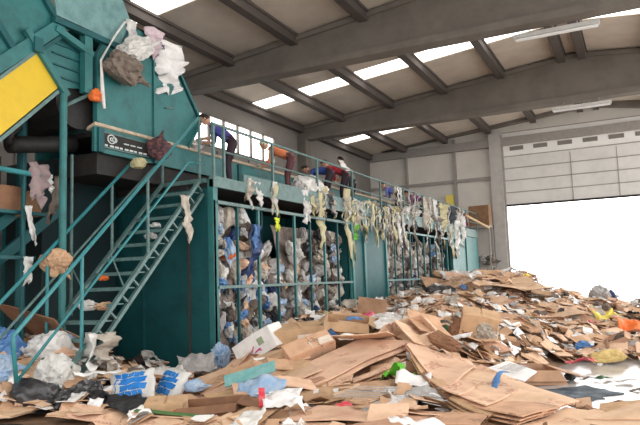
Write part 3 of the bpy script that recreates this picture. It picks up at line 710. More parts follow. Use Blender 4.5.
# flat carton blanks at the very front
def printed(o, marks):
    for nm, m, x0, x1, y0, y1, z in marks:
        kid(nm, B().box(x0, x1, y0, y1, z, z + .006).mesh(nm, m), o)
o = put(carton_mesh(31, BR, .46, .3, .17, False, .05), 'cardboard_box', 'brown carton with a red stamp just below the smaller blue pack', 'box', -5.1, 6.1, .02, 6, 8, 4)
k = kid('red_stamp', B().box(.08, .17, -.165, -.155, .04, .12).mesh('s', REDPR), o)
o = put(card_mesh(32, PT, .42, .85, 'A', .02), 'cardboard_sheet', 'pale sheet with a dark green printed band at the bottom edge of the photo', 'cardboard', -4.95, 6.02, .08, 84, 6)
kid('green_band', B().box(-.2, -.08, -.4, .4, .02, .03).mesh('g', GREENCARD), o)
put(carton_mesh(33, DB, .72, .3, .13, True, .1), 'cardboard_box', 'long dark open carton tray lying in front of the film roll', 'box', -4.62, 6.28, .0, -8, 8, -4)
put(film_mesh(34, PALEB, .62, .3, .16), 'plastic_film', 'pale blue and white film bunched by the long dark tray', 'plastic film', -4.2, 6.72, .14, -12, 20)
put(film_mesh(35, WHITE, .5, .34, .14), 'paper_sheet', 'crumpled white paper lying beside a thin red strip', 'paper', -3.68, 6.35, .1, 0, 14)
put(B().sheet([(-.035, -.16, 0), (.035, -.16, 0), (.035, .16, 0), (-.035, .16, 0)], .02, 5, warpf(3, .03)).mesh('s', REDP), 'red_strip', 'thin red plastic strip standing left of the crumpled white paper', 'strip', -3.92, 6.3, .14, 6, 30)
put(film_mesh(36, WHITE, .62, .16, .08), 'paper_sheet', 'thin folded white sheet lying along the dark tray edge', 'paper', -3.98, 6.72, .06, -16, 8)
put(bag_mesh(37, PALEB, (.16, .12, .1), crease=.2), 'plastic_bottle_bag', 'pale grey plastic bag right of the smaller blue pack', 'bag', -5.5, 7.15, .12, 0)
# layered tan sheets on the near mound, left of the boxes
tan = [(-4.75, 8.1, .14, 9, 20, 12, .75, .5, PT, 'pale flat panel above the teal printed card'),
(-4.45, 7.8, .08, 15, 26, 18, .95, .4, BR, 'brown panel right of the teal printed card'),
(-4.6, 7.12, .03, 7, 16, 6, .5, .32, PT, 'small pale panel just below the teal printed card'),]
for i, (x, y, dz, a, p, r, l, w, m, lab) in enumerate(tan):
    put(card_mesh(40 + i, m, w, l, 'A', .05), 'cardboard_sheet', lab, 'cardboard', x, y, dz, 90 + a, r, -p)
put(B().sheet([(-.34, -.1, 0), (.34, -.06, 0), (.36, .12, 0), (-.34, .1, 0)], .014, 6, warpf(5, .05)).mesh('t', TEALCARD), 'printed_card', 'teal printed card strip between the tan sheets', 'cardboard', -4.72, 7.3, .22, 14, 42, -14)
for i, (x, y, dz, a, p, r, l, w, m, lab) in enumerate(((-4.5, 7.95, .2, 10, 22, 10, .6, .3, BR, 'short brown panel left of the long pale folded sheet'), (-4.05, 7.15, .1, 12, 18, 8, .7, .26, PT, 'tan strip pointing down at the white crumpled paper'))):
    put(card_mesh(170 + i, m, w, l, 'A', .06), 'cardboard_sheet', lab, 'cardboard', x, y, dz, 90 + a, r, -p)
put(film_mesh(52, WHITE, .6, .16, .07), 'paper_sheet', 'white paper strip lying across the top of the tan sheets', 'paper', -4.95, 8.3, .2, 22, 20)
# white box with its print
o = put(carton_mesh(55, WHITE, .8, .34, .34, False, .0, amp=.004), 'white_box', 'tilted white carton with pink and grey-green print resting against the bars', 'box', -5.4, 8.8, -.06, -30, 6, -27)
k = B()
for i, (x0, y0, ln, t) in enumerate(((-.18, -.1, .12, .5), (-.12, -.12, .12, -.4), (-.06, -.08, .1, .9), (-.02, -.12, .13, .2), (.05, -.1, .08, -.7))):
    k.bar((x0, -.18, y0 + .2), (x0 + ln * math.cos(t), -.18, y0 + .2 + ln * math.sin(t) * .7), .008, .022)
kid('pink_print', k.mesh('p', MAGENTA), o); kid('label_print', B().box(.1, .22, -.182, -.174, .14, .25).mesh('p', GREENPR), o)
put(bag_mesh(56, PALEB, (.2, .16, .3), crease=.5), 'plastic_bag', 'pale blue and lilac bag squeezed between the teal corner and white carton', 'bag', -6.42, 9.05, .22, 60)
# boxes in the middle of the near mound
o = put(carton_mesh(60, BR, .8, .4, .24, False, .05), 'cardboard_box', 'flat brown carton with a taped seam right of the white carton', 'box', -4.95, 9.1, .12, 14, 10, -4)
kid('tape', B().box(-.06, .36, -.214, -.206, .1, .16).mesh('t', TAPE), o)
o = put(carton_mesh(61, BR, .72, .3, .22, False, .05), 'cardboard_box', 'long brown carton with glossy tape tipped up on the mound', 'box', -4.45, 8.5, .14, 30, 30, -18)
kid('tape', B().box(.0, .34, -.12, .02, .23, .238).mesh('t', TAPE), o); 
put(film_mesh(62, GREYP, 1.0, .5, .2), 'newspaper', 'heap of crumpled grey newsprint against the bars behind the taped cartons', 'paper', -5.65, 9.75, .12, 10, 20)
put(film_mesh(63, GREYP, .6, .4, .2), 'newspaper', 'smaller lump of grey newsprint right of the white carton', 'paper', -5.5, 9.4, .1, -20, 10)
put(carton_mesh(64, PT, .55, .5, .2, True, .2), 'cardboard_box', 'crushed pale open carton at the top of the near mound', 'box', -4.45, 10.0, .1, 10, 14, 8)
put(carton_mesh(65, BR, .7, .5, .2, True, .2), 'cardboard_box', 'brown crushed carton with long flaps on the crest of the near mound', 'box', -4.3, 9.6, .1, -8, 10, 6)
put(card_mesh(66, PT, .9, 1.15, 'A', .05), 'cardboard_sheet', 'large smooth pale panel on the near mound above the dark fold', 'cardboard', -3.86, 9.05, .16, 62, -4, 18)
put(film_mesh(67, WHITE, .32, .16, .06), 'paper_scrap', 'small white scrap lying on the large pale panel', 'paper', -4.02, 8.85, .26, 20, 18)
put(film_mesh(68, WHITE, .6, .4, .08), 'paper_sheet', 'broad white sheet at the right end of the large pale panel', 'paper', -3.62, 9.72, .12, 24, 16)
put(film_mesh(69, BLUEF, .3, .12, .1), 'blue_film', 'scrap of teal-blue film on the crest above the large pale panel', 'plastic film', -4.15, 9.55, .26, 0, 10)
def quad(name, lab, cat, c, m, th=.016, amp=.03, n=10, seed=1, layers=1):
    o = V(c[0]) * .25 + V(c[1]) * .25 + V(c[2]) * .25 + V(c[3]) * .25; b = B(); f = warpf(seed, amp)
    for i in range(layers):
        sh = V((.05 * i, -.06 * i, -.055 * i)); b.sheet([V(p) - o + sh for p in c], th, n, f)
    ob = b.build(name, m); ob.location = o; return tag(ob, lab, cat)
STR = [((-6.2, 7.75, .2), (-5.35, 9.05, .68), .42, PT, 'pale sheet nearest the teal corner, uppermost of the layered strips', 3), ((-5.95, 7.5, .2), (-5.0, 8.95, .7), .36, PT, 'long tan strip sweeping up from the smaller blue pack', 3),
 ((-5.7, 7.35, .16), (-4.8, 8.75, .62), .34, BR, 'long brown strip in the middle of the layered strips', 2), ((-5.45, 7.2, .15), (-4.6, 8.5, .54), .34, PT, 'long pale strip just above the teal printed card', 3),
 ((-5.25, 7.0, .12), (-4.45, 8.2, .46), .32, BR, 'lowest brown strip ending beside the long dark tray', 2), ((-4.85, 7.0, .12), (-4.15, 7.95, .4), .34, PT, 'tan strip rising right of the teal printed card', 3), ((-4.55, 6.8, .12), (-3.95, 7.7, .34), .3, BR, 'brown strip rising behind the crumpled white paper', 3)]
for i, (pa, pb, w, m, lab, L) in enumerate(STR):
    pa = V(pa); pb = V(pb); d = (pb - pa).normalized(); pr = V((d.y, -d.x, 0)).normalized() * w; lf = V((0, 0, (-.06, -.04, .0, .03, .04, .02, .0)[i])); dr = V((0, 0, -.02))
    quad('cardboard_sheet', lab, 'cardboard', [pa + lf, pa + pr + lf + dr, pb + pr * (.8 + .1 * (i % 3)) + lf + dr, pb + lf], m, seed=180 + i, amp=.06, layers=L)
# long folded sheets hanging down from the crest with a dark hollow below
quad('cardboard_sheet', 'long pale folded sheet sloping down-left from the crest above the printed white paper', 'cardboard', [(-2.98, 8.95, .7), (-3.85, 9.0, .68), (-4.42, 7.85, .4), (-3.84, 7.3, .27), ][::-1], PT, seed=4, layers=2)
quad('cardboard_sheet', 'long brown sheet whose underside shows over the dark hollow', 'cardboard', [(-2.98, 8.62, .46), (-3.95, 8.75, .4), (-4.15, 7.45, .1), (-3.65, 7.05, .06)][::-1], BR, seed=6, layers=2)
quad('cardboard_sheet', 'tan flap curling towards the green plastic', 'cardboard', [(-2.95, 8.55, .5), (-3.02, 8.3, .42), (-3.75, 7.1, .18), (-3.8, 7.4, .2)], PT, seed=9, amp=.04)
o = quad('newspaper', 'wide white printed sheet under the folded cardboard', 'paper', [(-3.75, 6.6, .12), (-2.35, 6.95, .12), (-2.45, 7.8, .27), (-3.6, 7.3, .22)], WHITE, seed=11, amp=.05)
k = B()
for i in range(7):
    k.bar((-.35 + .03 * i, -.16 + i * .055, .055 + .012 * i), (.2 + .03 * i, -.06 + i * .055, .055 + .012 * i), .016, .006)
kid('print_lines', k.mesh('p', GREYP), o)
put(film_mesh(72, GREENP, .42, .4, .36), 'green_bag', 'bright green crumpled plastic bag below the carton flaps', 'bag', -2.9, 8.05, .0, 20, 20)
put(film_mesh(73, WHITE, .5, .3, .1), 'paper_sheet', 'white sheet beside the bright green bag', 'paper', -2.62, 7.72, .1, -30, 20)
put(film_mesh(74, GREYP, .5, .26, .1), 'grey_film', 'grey film in the hollow beside the printed white paper', 'plastic film', -2.35, 7.4, .05, -20, 15)
put(carton_mesh(75, PT, .62, .5, .26, True, .12), 'cardboard_box', 'open pale carton with raised flaps at the crest behind the green bag', 'box', -3.2, 9.45, .05, 18, 26, -14)
put(card_mesh(76, BR, .6, .62, 'C', .02), 'cardboard_sheet', 'folded brown flap standing on the open pale carton', 'cardboard', -3.05, 9.75, .32, 15, 20, 18)
put(card_mesh(77, PT, .55, .62, 'A', .03), 'cardboard_sheet', 'pale panel leaning across the front of the open carton', 'cardboard', -3.02, 9.2, .2, 24, 30, 22)
# pieces beyond it
put(film_mesh(78, PINK, .5, .3, .2), 'cellophane', 'crumpled pink cellophane standing by the second bay panel', 'plastic film', -4.6, 11.4, .14, -30, 30)
put(film_mesh(79, REDP, .3, .2, .2), 'red_film', 'small red film scrap left of the pink cellophane', 'plastic film', -4.95, 11.5, .18, 0, 30)
put(bag_mesh(80, FILM, (.36, .26, .2), crease=.5), 'plastic_bag', 'clear plastic bag just right of the pink cellophane', 'bag', -4.15, 11.0, .14, 0)
put(card_mesh(81, BR, .62, .8, 'C', .03), 'cardboard_sheet', 'tall triangular torn carton standing behind the pink cellophane', 'cardboard', -4.95, 12.2, .2, -40, 62, 20)
put(film_mesh(82, DGREEN, .4, .3, .14), 'green_film', 'dark green film in the dip behind the open pale carton', 'plastic film', -3.1, 11.0, .1, 0, 15)
put(bag_mesh(83, DB, (.26, .24, .22), knots=False, crease=.3), 'brown_sack', 'dark brown crumpled sack beside the dark green film', 'bag', -2.85, 11.1, .14, 0)
put(carton_mesh(84, BR, .6, .46, .4, False, .1), 'cardboard_box', 'upright brown carton right of the dark brown sack', 'box', -2.62, 11.2, .1, -14, 16, 12)
put(bag_mesh(85, DB, (.28, .12, .13), knots=False, crease=.4), 'brown_sack', 'dark curved piece of board lying on the long cardboard slide', 'cardboard', -2.6, 9.15, .14, -34, 0, 20)
put(film_mesh(86, WHITE, .7, .3, .12), 'paper_sheet', 'white film draped over the dark curved board', 'paper', -2.65, 9.55, .18, -28, 20)
put(bag_mesh(87, FILM_D, (.26, .22, .24), knots=False, crease=.4), 'paper_bundle', 'round beige bundle of paper at the end of the dip', 'bundle', -2.42, 11.1, .18, 0)
put(card_mesh(88, BR, .5, 1.3, 'A', .05), 'cardboard_sheet', 'long flat brown sheet behind the white printed sheet', 'cardboard', -2.1, 9.55, .1, 72, 0, 10)
o = quad('printed_sheet', 'large white printed sheet lying at the edge of the wet floor', 'paper', [(-2.05, 8.85, .36), (-1.42, 8.55, .24), (-1.35, 9.15, .26), (-1.75, 9.3, .4)], WHITE, seed=13, amp=.03)
k = B()
for i in range(6): k.bar((-.16 + .02 * i, -.1 + i * .05, .045 + .006 * i), (.12 + .02 * i, -.2 + i * .05, .03 + .006 * i), .014, .006)
kid('print_lines', k.mesh('p', GREYP), o)
put(carton_mesh(89, BR, .75, .5, .2, True, .2), 'cardboard_box', 'crushed brown carton with a dark underside at the wet floor', 'box', -1.5, 10.0, .02, 6, 4, 4)
# the long slide of flattened cartons at the front
A_ = [V(p) for p in ((-3.0, 8.62, .66), (-2.7, 8.2, .47), (-2.46, 7.9, .34), (-2.1, 7.5, .25), (-1.8, 7.2, .19), (-1.47, 6.9, .15), (-1.1, 6.65, .12))]
B_ = [V(p) for p in ((-3.05, 9.25, .68), (-2.73, 9.1, .55), (-2.4, 9.0, .46), (-2.03, 8.8, .35), (-1.6, 8.5, .24), (-1.2, 8.15, .15), (-.7, 7.7, .08))]
def curve(P, t):
    t = max(0, min(.9999, t)) * (len(P) - 1); i = int(t); f = t - i
    a, b, c, d = P[max(i - 1, 0)], P[i], P[i + 1], P[min(i + 2, len(P) - 1)]
    return .5 * ((2 * b) + (c - a) * f + (2 * a - 5 * b + 4 * c - d) * f * f + (3 * b - a - 3 * c + d) * f ** 3)
def slide(t0, t1, s0, s1, lift, m, lab, seed, layers=1, mark=False):
    f0 = warpf(seed, .032); b = B(); base = curve(A_, (t0 + t1) / 2) * .5 + curve(B_, (t0 + t1) / 2) * .5
    for L in range(layers):
        def f(p, L=L):
            t = t0 + (t1 - t0) * p.x; s = s0 + (s1 - s0) * p.y
            q = curve(A_, t - .02 * L) * (1 - s) + curve(B_, t - .02 * L) * s
            q.z += lift - .045 * L + .05 * (p.x - .5) * (1 if lift > .04 else 0)
            return f0(q - base)
        b.sheet([(0, 0, 0), (1, 0, 0), (1, 1, 0), (0, 1, 0)], .016, 12, f)
    # the panel thickness follows local z
    o = b.build('cardboard_sheet', m); o.location = base; tag(o, lab, 'cardboard')
    if mark:
        k = B()
        for u, v, w, h in ((.3, .55, .16, .06), (.34, .68, .1, .03), (.62, .45, .12, .05), (.8, .3, .06, .1)):
            pts = []
            for du, dv in ((0, 0), (w, 0), (w, h), (0, h)):
                q = f(V((u + du, v + dv, 0))); pts.append((q.x, q.y, q.z + .014))
            k.sheet(pts, .004, 1)
        kid('faded_print', k.mesh('fp', REDPR), o)
slide(.0, .55, -.06, .9, .0, BR, 'lowest long brown layer of the cardboard slide', 101, 3)
slide(.02, .5, .02, .8, .07, PT, 'topmost long tan carton of the slide with faded red print', 102, 2, True)
slide(.1, .5, -.1, .25, .03, BR, 'narrow brown strip along the lower edge of the slide top', 107, 2)
slide(.28, .62, -.14, .2, .02, DB, 'dark brown strip under the lower edge of the slide', 108, 2)
slide(.55, .85, -.16, .25, .03, BR, 'frayed brown blank at the lower edge of the slide foot', 109, 3)
slide(.36, .8, -.05, .75, .05, PT, 'tan carton blank overlapping the middle of the slide', 103, 2, True)
slide(.5, .98, .3, 1.05, .05, PT, 'smooth pale carton at the foot of the slide beside the wet floor', 104, 2, True)
slide(.62, 1.0, -.08, .6, .06, BR, 'brown carton blank nearest the bottom of the slide', 105, 3)
slide(.42, .62, -.1, .3, .09, PT, 'small pale flap sticking out of the middle of the slide', 106)
quad('cardboard_sheet', 'broad pale sheet filling the bottom right of the photo', 'cardboard', [(-1.25, 6.5, .11), (.15, 6.35, .11), (.1, 7.3, .14), (-.85, 7.6, .12)], PT, seed=21, amp=.04)
quad('cardboard_sheet', 'pale sheet curling up at the right edge in front of the puddle', 'cardboard', [(-.62, 7.2, .12), (.35, 7.1, .16), (.3, 7.95, .3), (-.4, 7.7, .1)], PT, seed=23, amp=.05)
quad('cardboard_sheet', 'flat tan sheet at the bottom middle of the photo beneath the printed paper', 'cardboard', [(-3.6, 6.1, .16), (-2.4, 6.35, .16), (-2.4, 7.0, .2), (-3.45, 6.75, .2)], PT, seed=25, amp=.04)
quad('cardboard_sheet', 'small square tan panel standing proud below the printed white paper', 'cardboard', [(-2.66, 6.3, .14), (-2.26, 6.43, .14), (-2.3, 6.65, .27), (-2.7, 6.53, .27)], PT, seed=26, amp=.02)
quad('cardboard_sheet', 'brown sheet at the bottom edge left of the slide foot', 'cardboard', [(-2.5, 6.25, .14), (-1.5, 6.3, .13), (-1.5, 6.8, .15), (-2.4, 6.95, .17)], BR, seed=27, amp=.04)
put(film_mesh(107, WHITE, .7, .12, .05), 'paper_strip', 'white strip of film tucked under the left edge of the slide', 'paper', -2.12, 7.35, .03, -38, 10)
put(film_mesh(108, REDP, .22, .1, .05), 'red_scrap', 'small red and white scrap at the bottom middle of the photo', 'scrap', -3.0, 6.5, .1, 40, 20)
# wet floor and what lies on it
pm = B(); n = 40
ring = [(math.cos(2 * PI * i / n), math.sin(2 * PI * i / n)) for i in range(n)]
top = [(-.82 + x * (.4 + .1 * math.sin(3 * math.atan2(y, x)) + .07 * math.sin(7 * math.atan2(y, x))), 9.25 + y * (.55 + .1 * math.cos(4 * math.atan2(y, x)) + .06 * math.sin(9 * math.atan2(y, x))), .012) for x, y in ring]
pm.add(top + [(x, y, .002) for x, y, z in top], [tuple(range(n))] + [(i, n + i, n + (i + 1) % n, (i + 1) % n) for i in range(n)])
tag(pm.build('wet_stain', WATER), 'dark blue-grey wet stain on the floor behind the cardboard slide', 'stain', None, 'stuff')
def lay(me, name, lab, cat, x, y, z, a, p=0, r=0):
    o = bpy.data.objects.new(name, me); COL.objects.link(o); o.location = (x, y, z); o.rotation_euler = orient(x, y, CR + math.radians(a), math.radians(p), math.radians(r), False); return tag(o, lab, cat)
lay(bag_mesh(110, mat('yellow_brown_foam', (206, 180, 118), .7, spots=(150, 120, 70), scale=7, amount=.7), (.34, .13, .13), knots=False, crease=.15), 'foam_roll', 'yellow-brown roll lying at the far edge of the wet floor', 'roll', -.62, 12.3, .12, 4)
lay(film_mesh(111, REDP, .5, .22, .12), 'red_film', 'long crumpled red film left of the yellow-brown roll', 'plastic film', -1.02, 11.7, .1, -12, 10)
lay(bag_mesh(112, BLACKP, (.09, .07, .07), crease=.3), 'black_scrap', 'small black lump on the wet floor left of the puddle rim', 'scrap', -1.05, 10.4, .05, 0)
lay(film_mesh(113, BLACKP, .2, .1, .06), 'black_scrap', 'flat black scrap on the wet floor beside the small black lump', 'scrap', -.82, 10.2, .03, 0)
lay(film_mesh(114, DGREEN, .3, .16, .05), 'green_scrap', 'dull green flat scrap in the middle of the wet floor', 'scrap', -.62, 10.5, .03, 10)
lay(film_mesh(115, GREYP, .34, .16, .03), 'wet_paper', 'long sheet of wet grey paper on the floor behind the puddle', 'paper', -.3, 10.3, .02, 4)
lay(film_mesh(116, BROWNF, .3, .12, .06), 'brown_scrap', 'brown scrap on the wet floor at the right edge', 'scrap', -.12, 9.7, .03, 10)
put(bag_mesh(117, BLUEF, (.17, .13, .13), crease=.4), 'blue_bag', 'small pale blue bag at the right behind the wet floor', 'bag', -1.1, 13.4, .1, 0)
put(film_mesh(118, YELP, .62, .4, .2), 'yellow_film', 'crumpled yellow film on the right shoulder of the heap', 'plastic film', -.8, 17.0, .2, 0, 24)
put(film_mesh(119, ORANGE, .62, .5, .16), 'orange_sheet', 'orange plastic sheet at the right edge of the heap', 'plastic film', -.32, 16.3, .2, 10, 30)
put(bag_mesh(120, GREYP, (.4, .3, .36), crease=.35), 'grey_bag', 'pale grey bag standing against the bright doorway', 'bag', -1.15, 21.4, .2, 0)
put(bag_mesh(121, NAVY, (.14, .14, .26), crease=.3), 'navy_bundle', 'small navy bundle just right of the pale grey bag', 'bundle', -.85, 21.5, .2, 0)
# big sheets along the crest of the tall heap
for i, (x, y, dz, a, p, r, w, l, m, lab) in enumerate((
 (-3.35, 19.0, .1, 4, 6, 2, 1.9, 1.3, PT, 'large pale sheet below the top of the tall heap'),
 (-2.85, 20.6, .08, -30, 8, 14, 1.9, 1.0, PT, 'long pale sheet sloping from the top towards the doorway'),
 (-2.0, 20.0, .08, -24, 8, 8, 1.9, .8, BR, 'long brown sheet further down the slope by the doorway'),
 (-1.6, 19.2, .06, -16, 4, 8, 1.6, .6, DB, 'dark sagging sheet low on the slope by the doorway'),
 (-2.5, 19.2, .05, -22, 10, 10, 1.7, .5, DB, 'dark sheet edge under the long pale sheets'),
 (-4.2, 21.0, .14, 20, 16, 0, 1.1, .7, BR, 'brown folded sheet at the very top of the tall heap'),
 (-4.9, 20.0, .1, -10, 20, 6, 1.2, .9, PT, 'pale sheet left of the top of the tall heap'),
 (-5.7, 19.6, .15, 10, 24, 10, 1.0, .8, BR, 'brown sheet leaning up towards the pale barred bays'),
 (-2.0, 17.0, .1, -6, 9, 3, 1.3, .8, PT, 'pale sheet in the middle of the slope above the wet floor'),
 (-3.5, 16.2, .1, 6, 10, -6, 1.2, .8, PT, 'pale sheet in the middle of the tall heap'))):
    put(card_mesh(130 + i, m, l, w, 'B' if i in (0, 8) else 'A', .08), 'cardboard_sheet', lab, 'cardboard', x, y, dz, 90 + a, r, -p)
put(film_mesh(140, WHITE, 1.0, .5, .25), 'plastic_film', 'white film on the shoulder of the heap below the end of the bays', 'plastic film', -5.9, 22.5, .2, 0, 24)
put(film_mesh(141, WHITE, .7, .4, .2), 'plastic_film', 'white film at the very top of the heap against the door post', 'plastic film', -4.0, 22.4, .15, 0, 20)
put(film_mesh(142, BLACKP, .9, .4, .16), 'black_film', 'dark film left on the heap shoulder near the pale bars', 'plastic film', -5.2, 18.2, .14, 4, 20)
put(bag_mesh(143, YELP, (.1, .09, .07), crease=.4), 'yellow_bag', 'tiny yellow bag on the long pale sheet near the top', 'bag', -3.2, 21.0, .2, 0)
# ------------------------------------------------------------------ scattered pieces, each its own object
RS = random.Random(11)
def front(x, y): return y < 9.9 and -6.3 < x and y > 5.8
def zone(x, y):
    if y < 8.9 and x < -5.9: return 'around the foot of the stairs'
    if y < 11.3 and x < -1.9: return 'on the near mound'
    if x > -2.1 and y < 15: return 'around the wet floor'
    if y < 15: return 'in the dip behind the near mound'
    if x < -4.2: return 'on the tall heap beside the barred bays'
    return 'on the slope towards the bright doorway'
PROTO = {}
def proto(kind, i, key, m):
    k = (kind, i, key)
    if k not in PROTO:
        src = (kind, i, None)
        if src not in PROTO:
            PROTO[src] = card_mesh(200 + i, m) if kind == 'sheet' else carton_mesh(300 + i, m, .34 + .05 * (i % 4), .26 + .04 * (i % 3), .2 + .05 * (i % 3), i % 3 > 0, .25) if kind == 'box' \
                else film_mesh(400 + i, m, .36 + .05 * (i % 4), .3 + .07 * (i % 3), .12 + .03 * (i % 3)) if kind == 'film' else bag_mesh(500 + i, m, (.22 + .03 * (i % 3), .17, .14), i % 2 == 0, .45, 3)
        me = PROTO[src].copy(); me.materials.clear(); me.materials.append(m); PROTO[k] = me
    return PROTO[k]
def spots(n, R, near=1.0, pad=0., ff=1.):
    out = []
    while len(out) < n:
        x = R.uniform(-9.5, .6); y = R.uniform(5.6, 23.5)
        if not inside(x, y) or (x < -6.9 and y > 8.6): continue
        d = math.hypot(x, y); w = (7.5 / d) ** near
        if R.random() > w: continue
        if x < -6.4 and y < 8.5 and R.random() < pad: continue
        if y > 21.5 and x > -3 : continue
        if front(x, y) and R.random() > ff: continue
        out.append((x, y))
    return out
for i, (x, y) in enumerate(spots(262, RS, .5, .3, .5)):
    t = RS.choices(['pale tan', 'brown', 'dark brown'], [5, 5, 1.6])[0]; z = zone(x, y)
    me = proto('sheet', RS.randrange(18), t, CARD[t]); s = RS.uniform(.5, 1.0) * (.9 if y < 11 else .78)
    put(me, 'cardboard_sheet', '%s loose cardboard sheet lying %s' % (t, z), 'cardboard', x, y, RS.uniform(-.07, -.01) if front(x, y) else RS.uniform(.0, .1), RS.gauss(60, 55), RS.gauss(0, 3) if front(x, y) else RS.gauss(5, 8), RS.gauss(0, 3) if front(x, y) else RS.gauss(0, 9), 'loose %s sheets %s' % (t, z), True, s)
for i, (x, y) in enumerate(spots(44, RS, .6, .5, .03)):
    t = RS.choices(['pale tan', 'brown', 'dark brown'], [4, 5, 2])[0]; z = zone(x, y)
    put(proto('box', RS.randrange(8), t, CARD[t]), 'cardboard_box', '%s crushed carton lying %s' % (t, z), 'box', x, y, RS.uniform(-.16, -.04), RS.uniform(-90, 90), RS.gauss(4, 14), RS.gauss(0, 14), 'crushed %s cartons %s' % (t, z), True, RS.uniform(.7, 1.15))
KIND = [('paper_sheet', 'crumpled white paper', 'paper', WHITE, 'film', 110), ('plastic_film', 'crumpled clear film', 'plastic film', FILM, 'film', 60), ('newspaper', 'crumpled grey newsprint', 'paper', GREYP, 'film', 45),
 ('dirty_film', 'dirty beige film', 'plastic film', FILM_D, 'film', 30), ('blue_film', 'scrap of blue film', 'plastic film', BLUEF, 'film', 9), ('dark_film', 'scrap of black film', 'plastic film', BLACKP, 'film', 22),
 ('plastic_bag', 'slack clear plastic bag', 'bag', FILM, 'bag', 34), ('brown_bag', 'slack brown-grey bag', 'bag', BROWNF, 'bag', 22), ('red_scrap', 'scrap of red plastic', 'scrap', REDP, 'film', 7), ('yellow_scrap', 'scrap of yellowed film', 'scrap', CREAMF, 'film', 10), ('green_scrap', 'scrap of dark green plastic', 'scrap', DGREEN, 'film', 8)]
for nm, lab, cat, m, kd, cnt in KIND:
    for x, y in spots(cnt, RS, .45, 0., 0. if nm in ('dark_film', 'brown_bag', 'red_scrap', 'dirty_film') else .22):
        z = zone(x, y); key = m.name
        put(proto(kd, RS.randrange(8), key, m), nm, '%s %s' % (lab, z), cat, x, y, RS.uniform(.05, .15), RS.uniform(0, 360), RS.gauss(8, 16), RS.gauss(0, 16), '%s %s' % (lab, z), True, RS.uniform(.4, 1.0) if cat != 'scrap' else RS.uniform(.3, .6))
for i in range(34):
    x = RS.uniform(-7.6, -1.2); y = RS.uniform(5.25, 6.0); t = RS.choice(['pale tan', 'brown', 'pale tan'])
    put(proto('sheet', RS.randrange(18), t, CARD[t]), 'cardboard_sheet', '%s loose cardboard sheet lying along the front edge of the waste' % t, 'cardboard', x, y, RS.uniform(-.03, .05), RS.gauss(60, 55), RS.gauss(2, 5), RS.gauss(0, 5), 'loose %s sheets along the front edge' % t, True, RS.uniform(.5, .85))
# small scraps nobody could count
def scraps(n, name, label, cat, m, size, R):
    b = B()
    for x, y in spots(n, R, .5, .2, .4):
        s = R.uniform(*size); M = orient(x, y, R.uniform(0, 6.28), R.gauss(.08, .2), R.gauss(0, .2)).to_matrix(); o = V((x, y, H(x, y) + (R.uniform(-.06, .0) if front(x, y) else R.uniform(-.02, .1))))
        w = s * R.uniform(.4, 1); f = warpf(R.randrange(99), .03)
        b.sheet([o + M @ f(V(p)) for p in ((-w / 2, -s / 2, 0), (w / 2, -s / 2, 0), (w / 2 * R.uniform(.5, 1), s / 2, 0), (-w / 2, s / 2, 0))], .008, 1)
    tag(b.build(name, m), label, cat, None, 'stuff')
scraps(1400, 'cardboard_scraps', 'small tan cardboard scraps scattered all over the heap', 'scraps', PT, (.12, .38), RS)
scraps(1100, 'brown_scraps', 'small brown cardboard scraps scattered all over the heap', 'scraps', BR, (.12, .38), RS)
scraps(700, 'dark_scraps', 'small dark cardboard scraps scattered all over the heap', 'scraps', DB, (.1, .3), RS)
scraps(950, 'paper_scraps', 'small white paper scraps scattered all over the heap', 'scraps', WHITE, (.07, .24), RS)
scraps(220, 'grey_scraps', 'small grey film scraps scattered all over the heap', 'scraps', GREYP, (.08, .28), RS)

# ------------------------------------------------------------------ waste in the barred bays
BAYC = [('clear bag', FILM, 4), ('dirty beige bag', FILM_D, 5), ('brown-grey bag', BROWNF, 5), ('pale blue bag', PALEB, 3), ('navy bag', NAVY, 1), ('blue bag', BLUEF, 1.2), ('orange bag', ORANGE, .5), ('grey paper bundle', GREYP, 3), ('tan cardboard lump', PT, 2), ('black bag', BLACKP, 2)]
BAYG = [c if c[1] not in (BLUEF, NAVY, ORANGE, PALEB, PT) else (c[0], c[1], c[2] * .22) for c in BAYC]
def bay(name, y0, y1, ztop, n, backc, drk, cols=None):
    cols = cols or BAYG; b = B(); nn = 26; vs = []
    for j in range(nn + 1):
        for i in range(nn + 1):
            y = y0 + (y1 - y0) * i / nn; z = .1 + (ztop(y) - .1) * j / nn
            vs.append((-7.1 + .1 * noise.noise(V((y * 2, z * 2, 1))) - .3 * (j / nn) ** 3, y, z))
    b.add(vs, [(j * (nn + 1) + i, j * (nn + 1) + i + 1, (j + 1) * (nn + 1) + i + 1, (j + 1) * (nn + 1) + i) for j in range(nn) for i in range(nn)])
    tag(b.build('bay_fill', backc), 'packed mixed waste filling the %s behind its bars' % name, 'waste', None, 'stuff')
    k = 0
    while k < n:
        y = RS.uniform(y0 + .15, y1 - .15); z = RS.uniform(.5, ztop(y) - .12)
        lab, m, w = RS.choices(cols, [c[2] * (drk if c[1] in (FILM, PALEB, PT) else 1) for c in cols])[0]
        me = proto('bag', RS.randrange(9), m.name, m)
        o = bpy.data.objects.new(lab.replace('-', '_').replace(' ', '_'), me); COL.objects.link(o)
        o.location = (-7.02 + RS.uniform(-.06, .05), y, z); o.rotation_euler = (RS.uniform(0, 6), RS.uniform(0, 6), RS.uniform(0, 6)); s = RS.uniform(.5, 1.1); o.scale = (s,) * 3
        tag(o, '%s pressed against the bars of the %s' % (lab, name), 'bundle' if 'bundle' in lab or 'lump' in lab else 'bag', '%ss in the %s' % (lab, name)); k += 1
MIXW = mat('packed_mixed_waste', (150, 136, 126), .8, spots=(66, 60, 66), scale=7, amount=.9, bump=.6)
MIXD = mat('packed_dark_waste', (112, 106, 104), .8, spots=(50, 50, 56), scale=8, amount=.9, bump=.6)
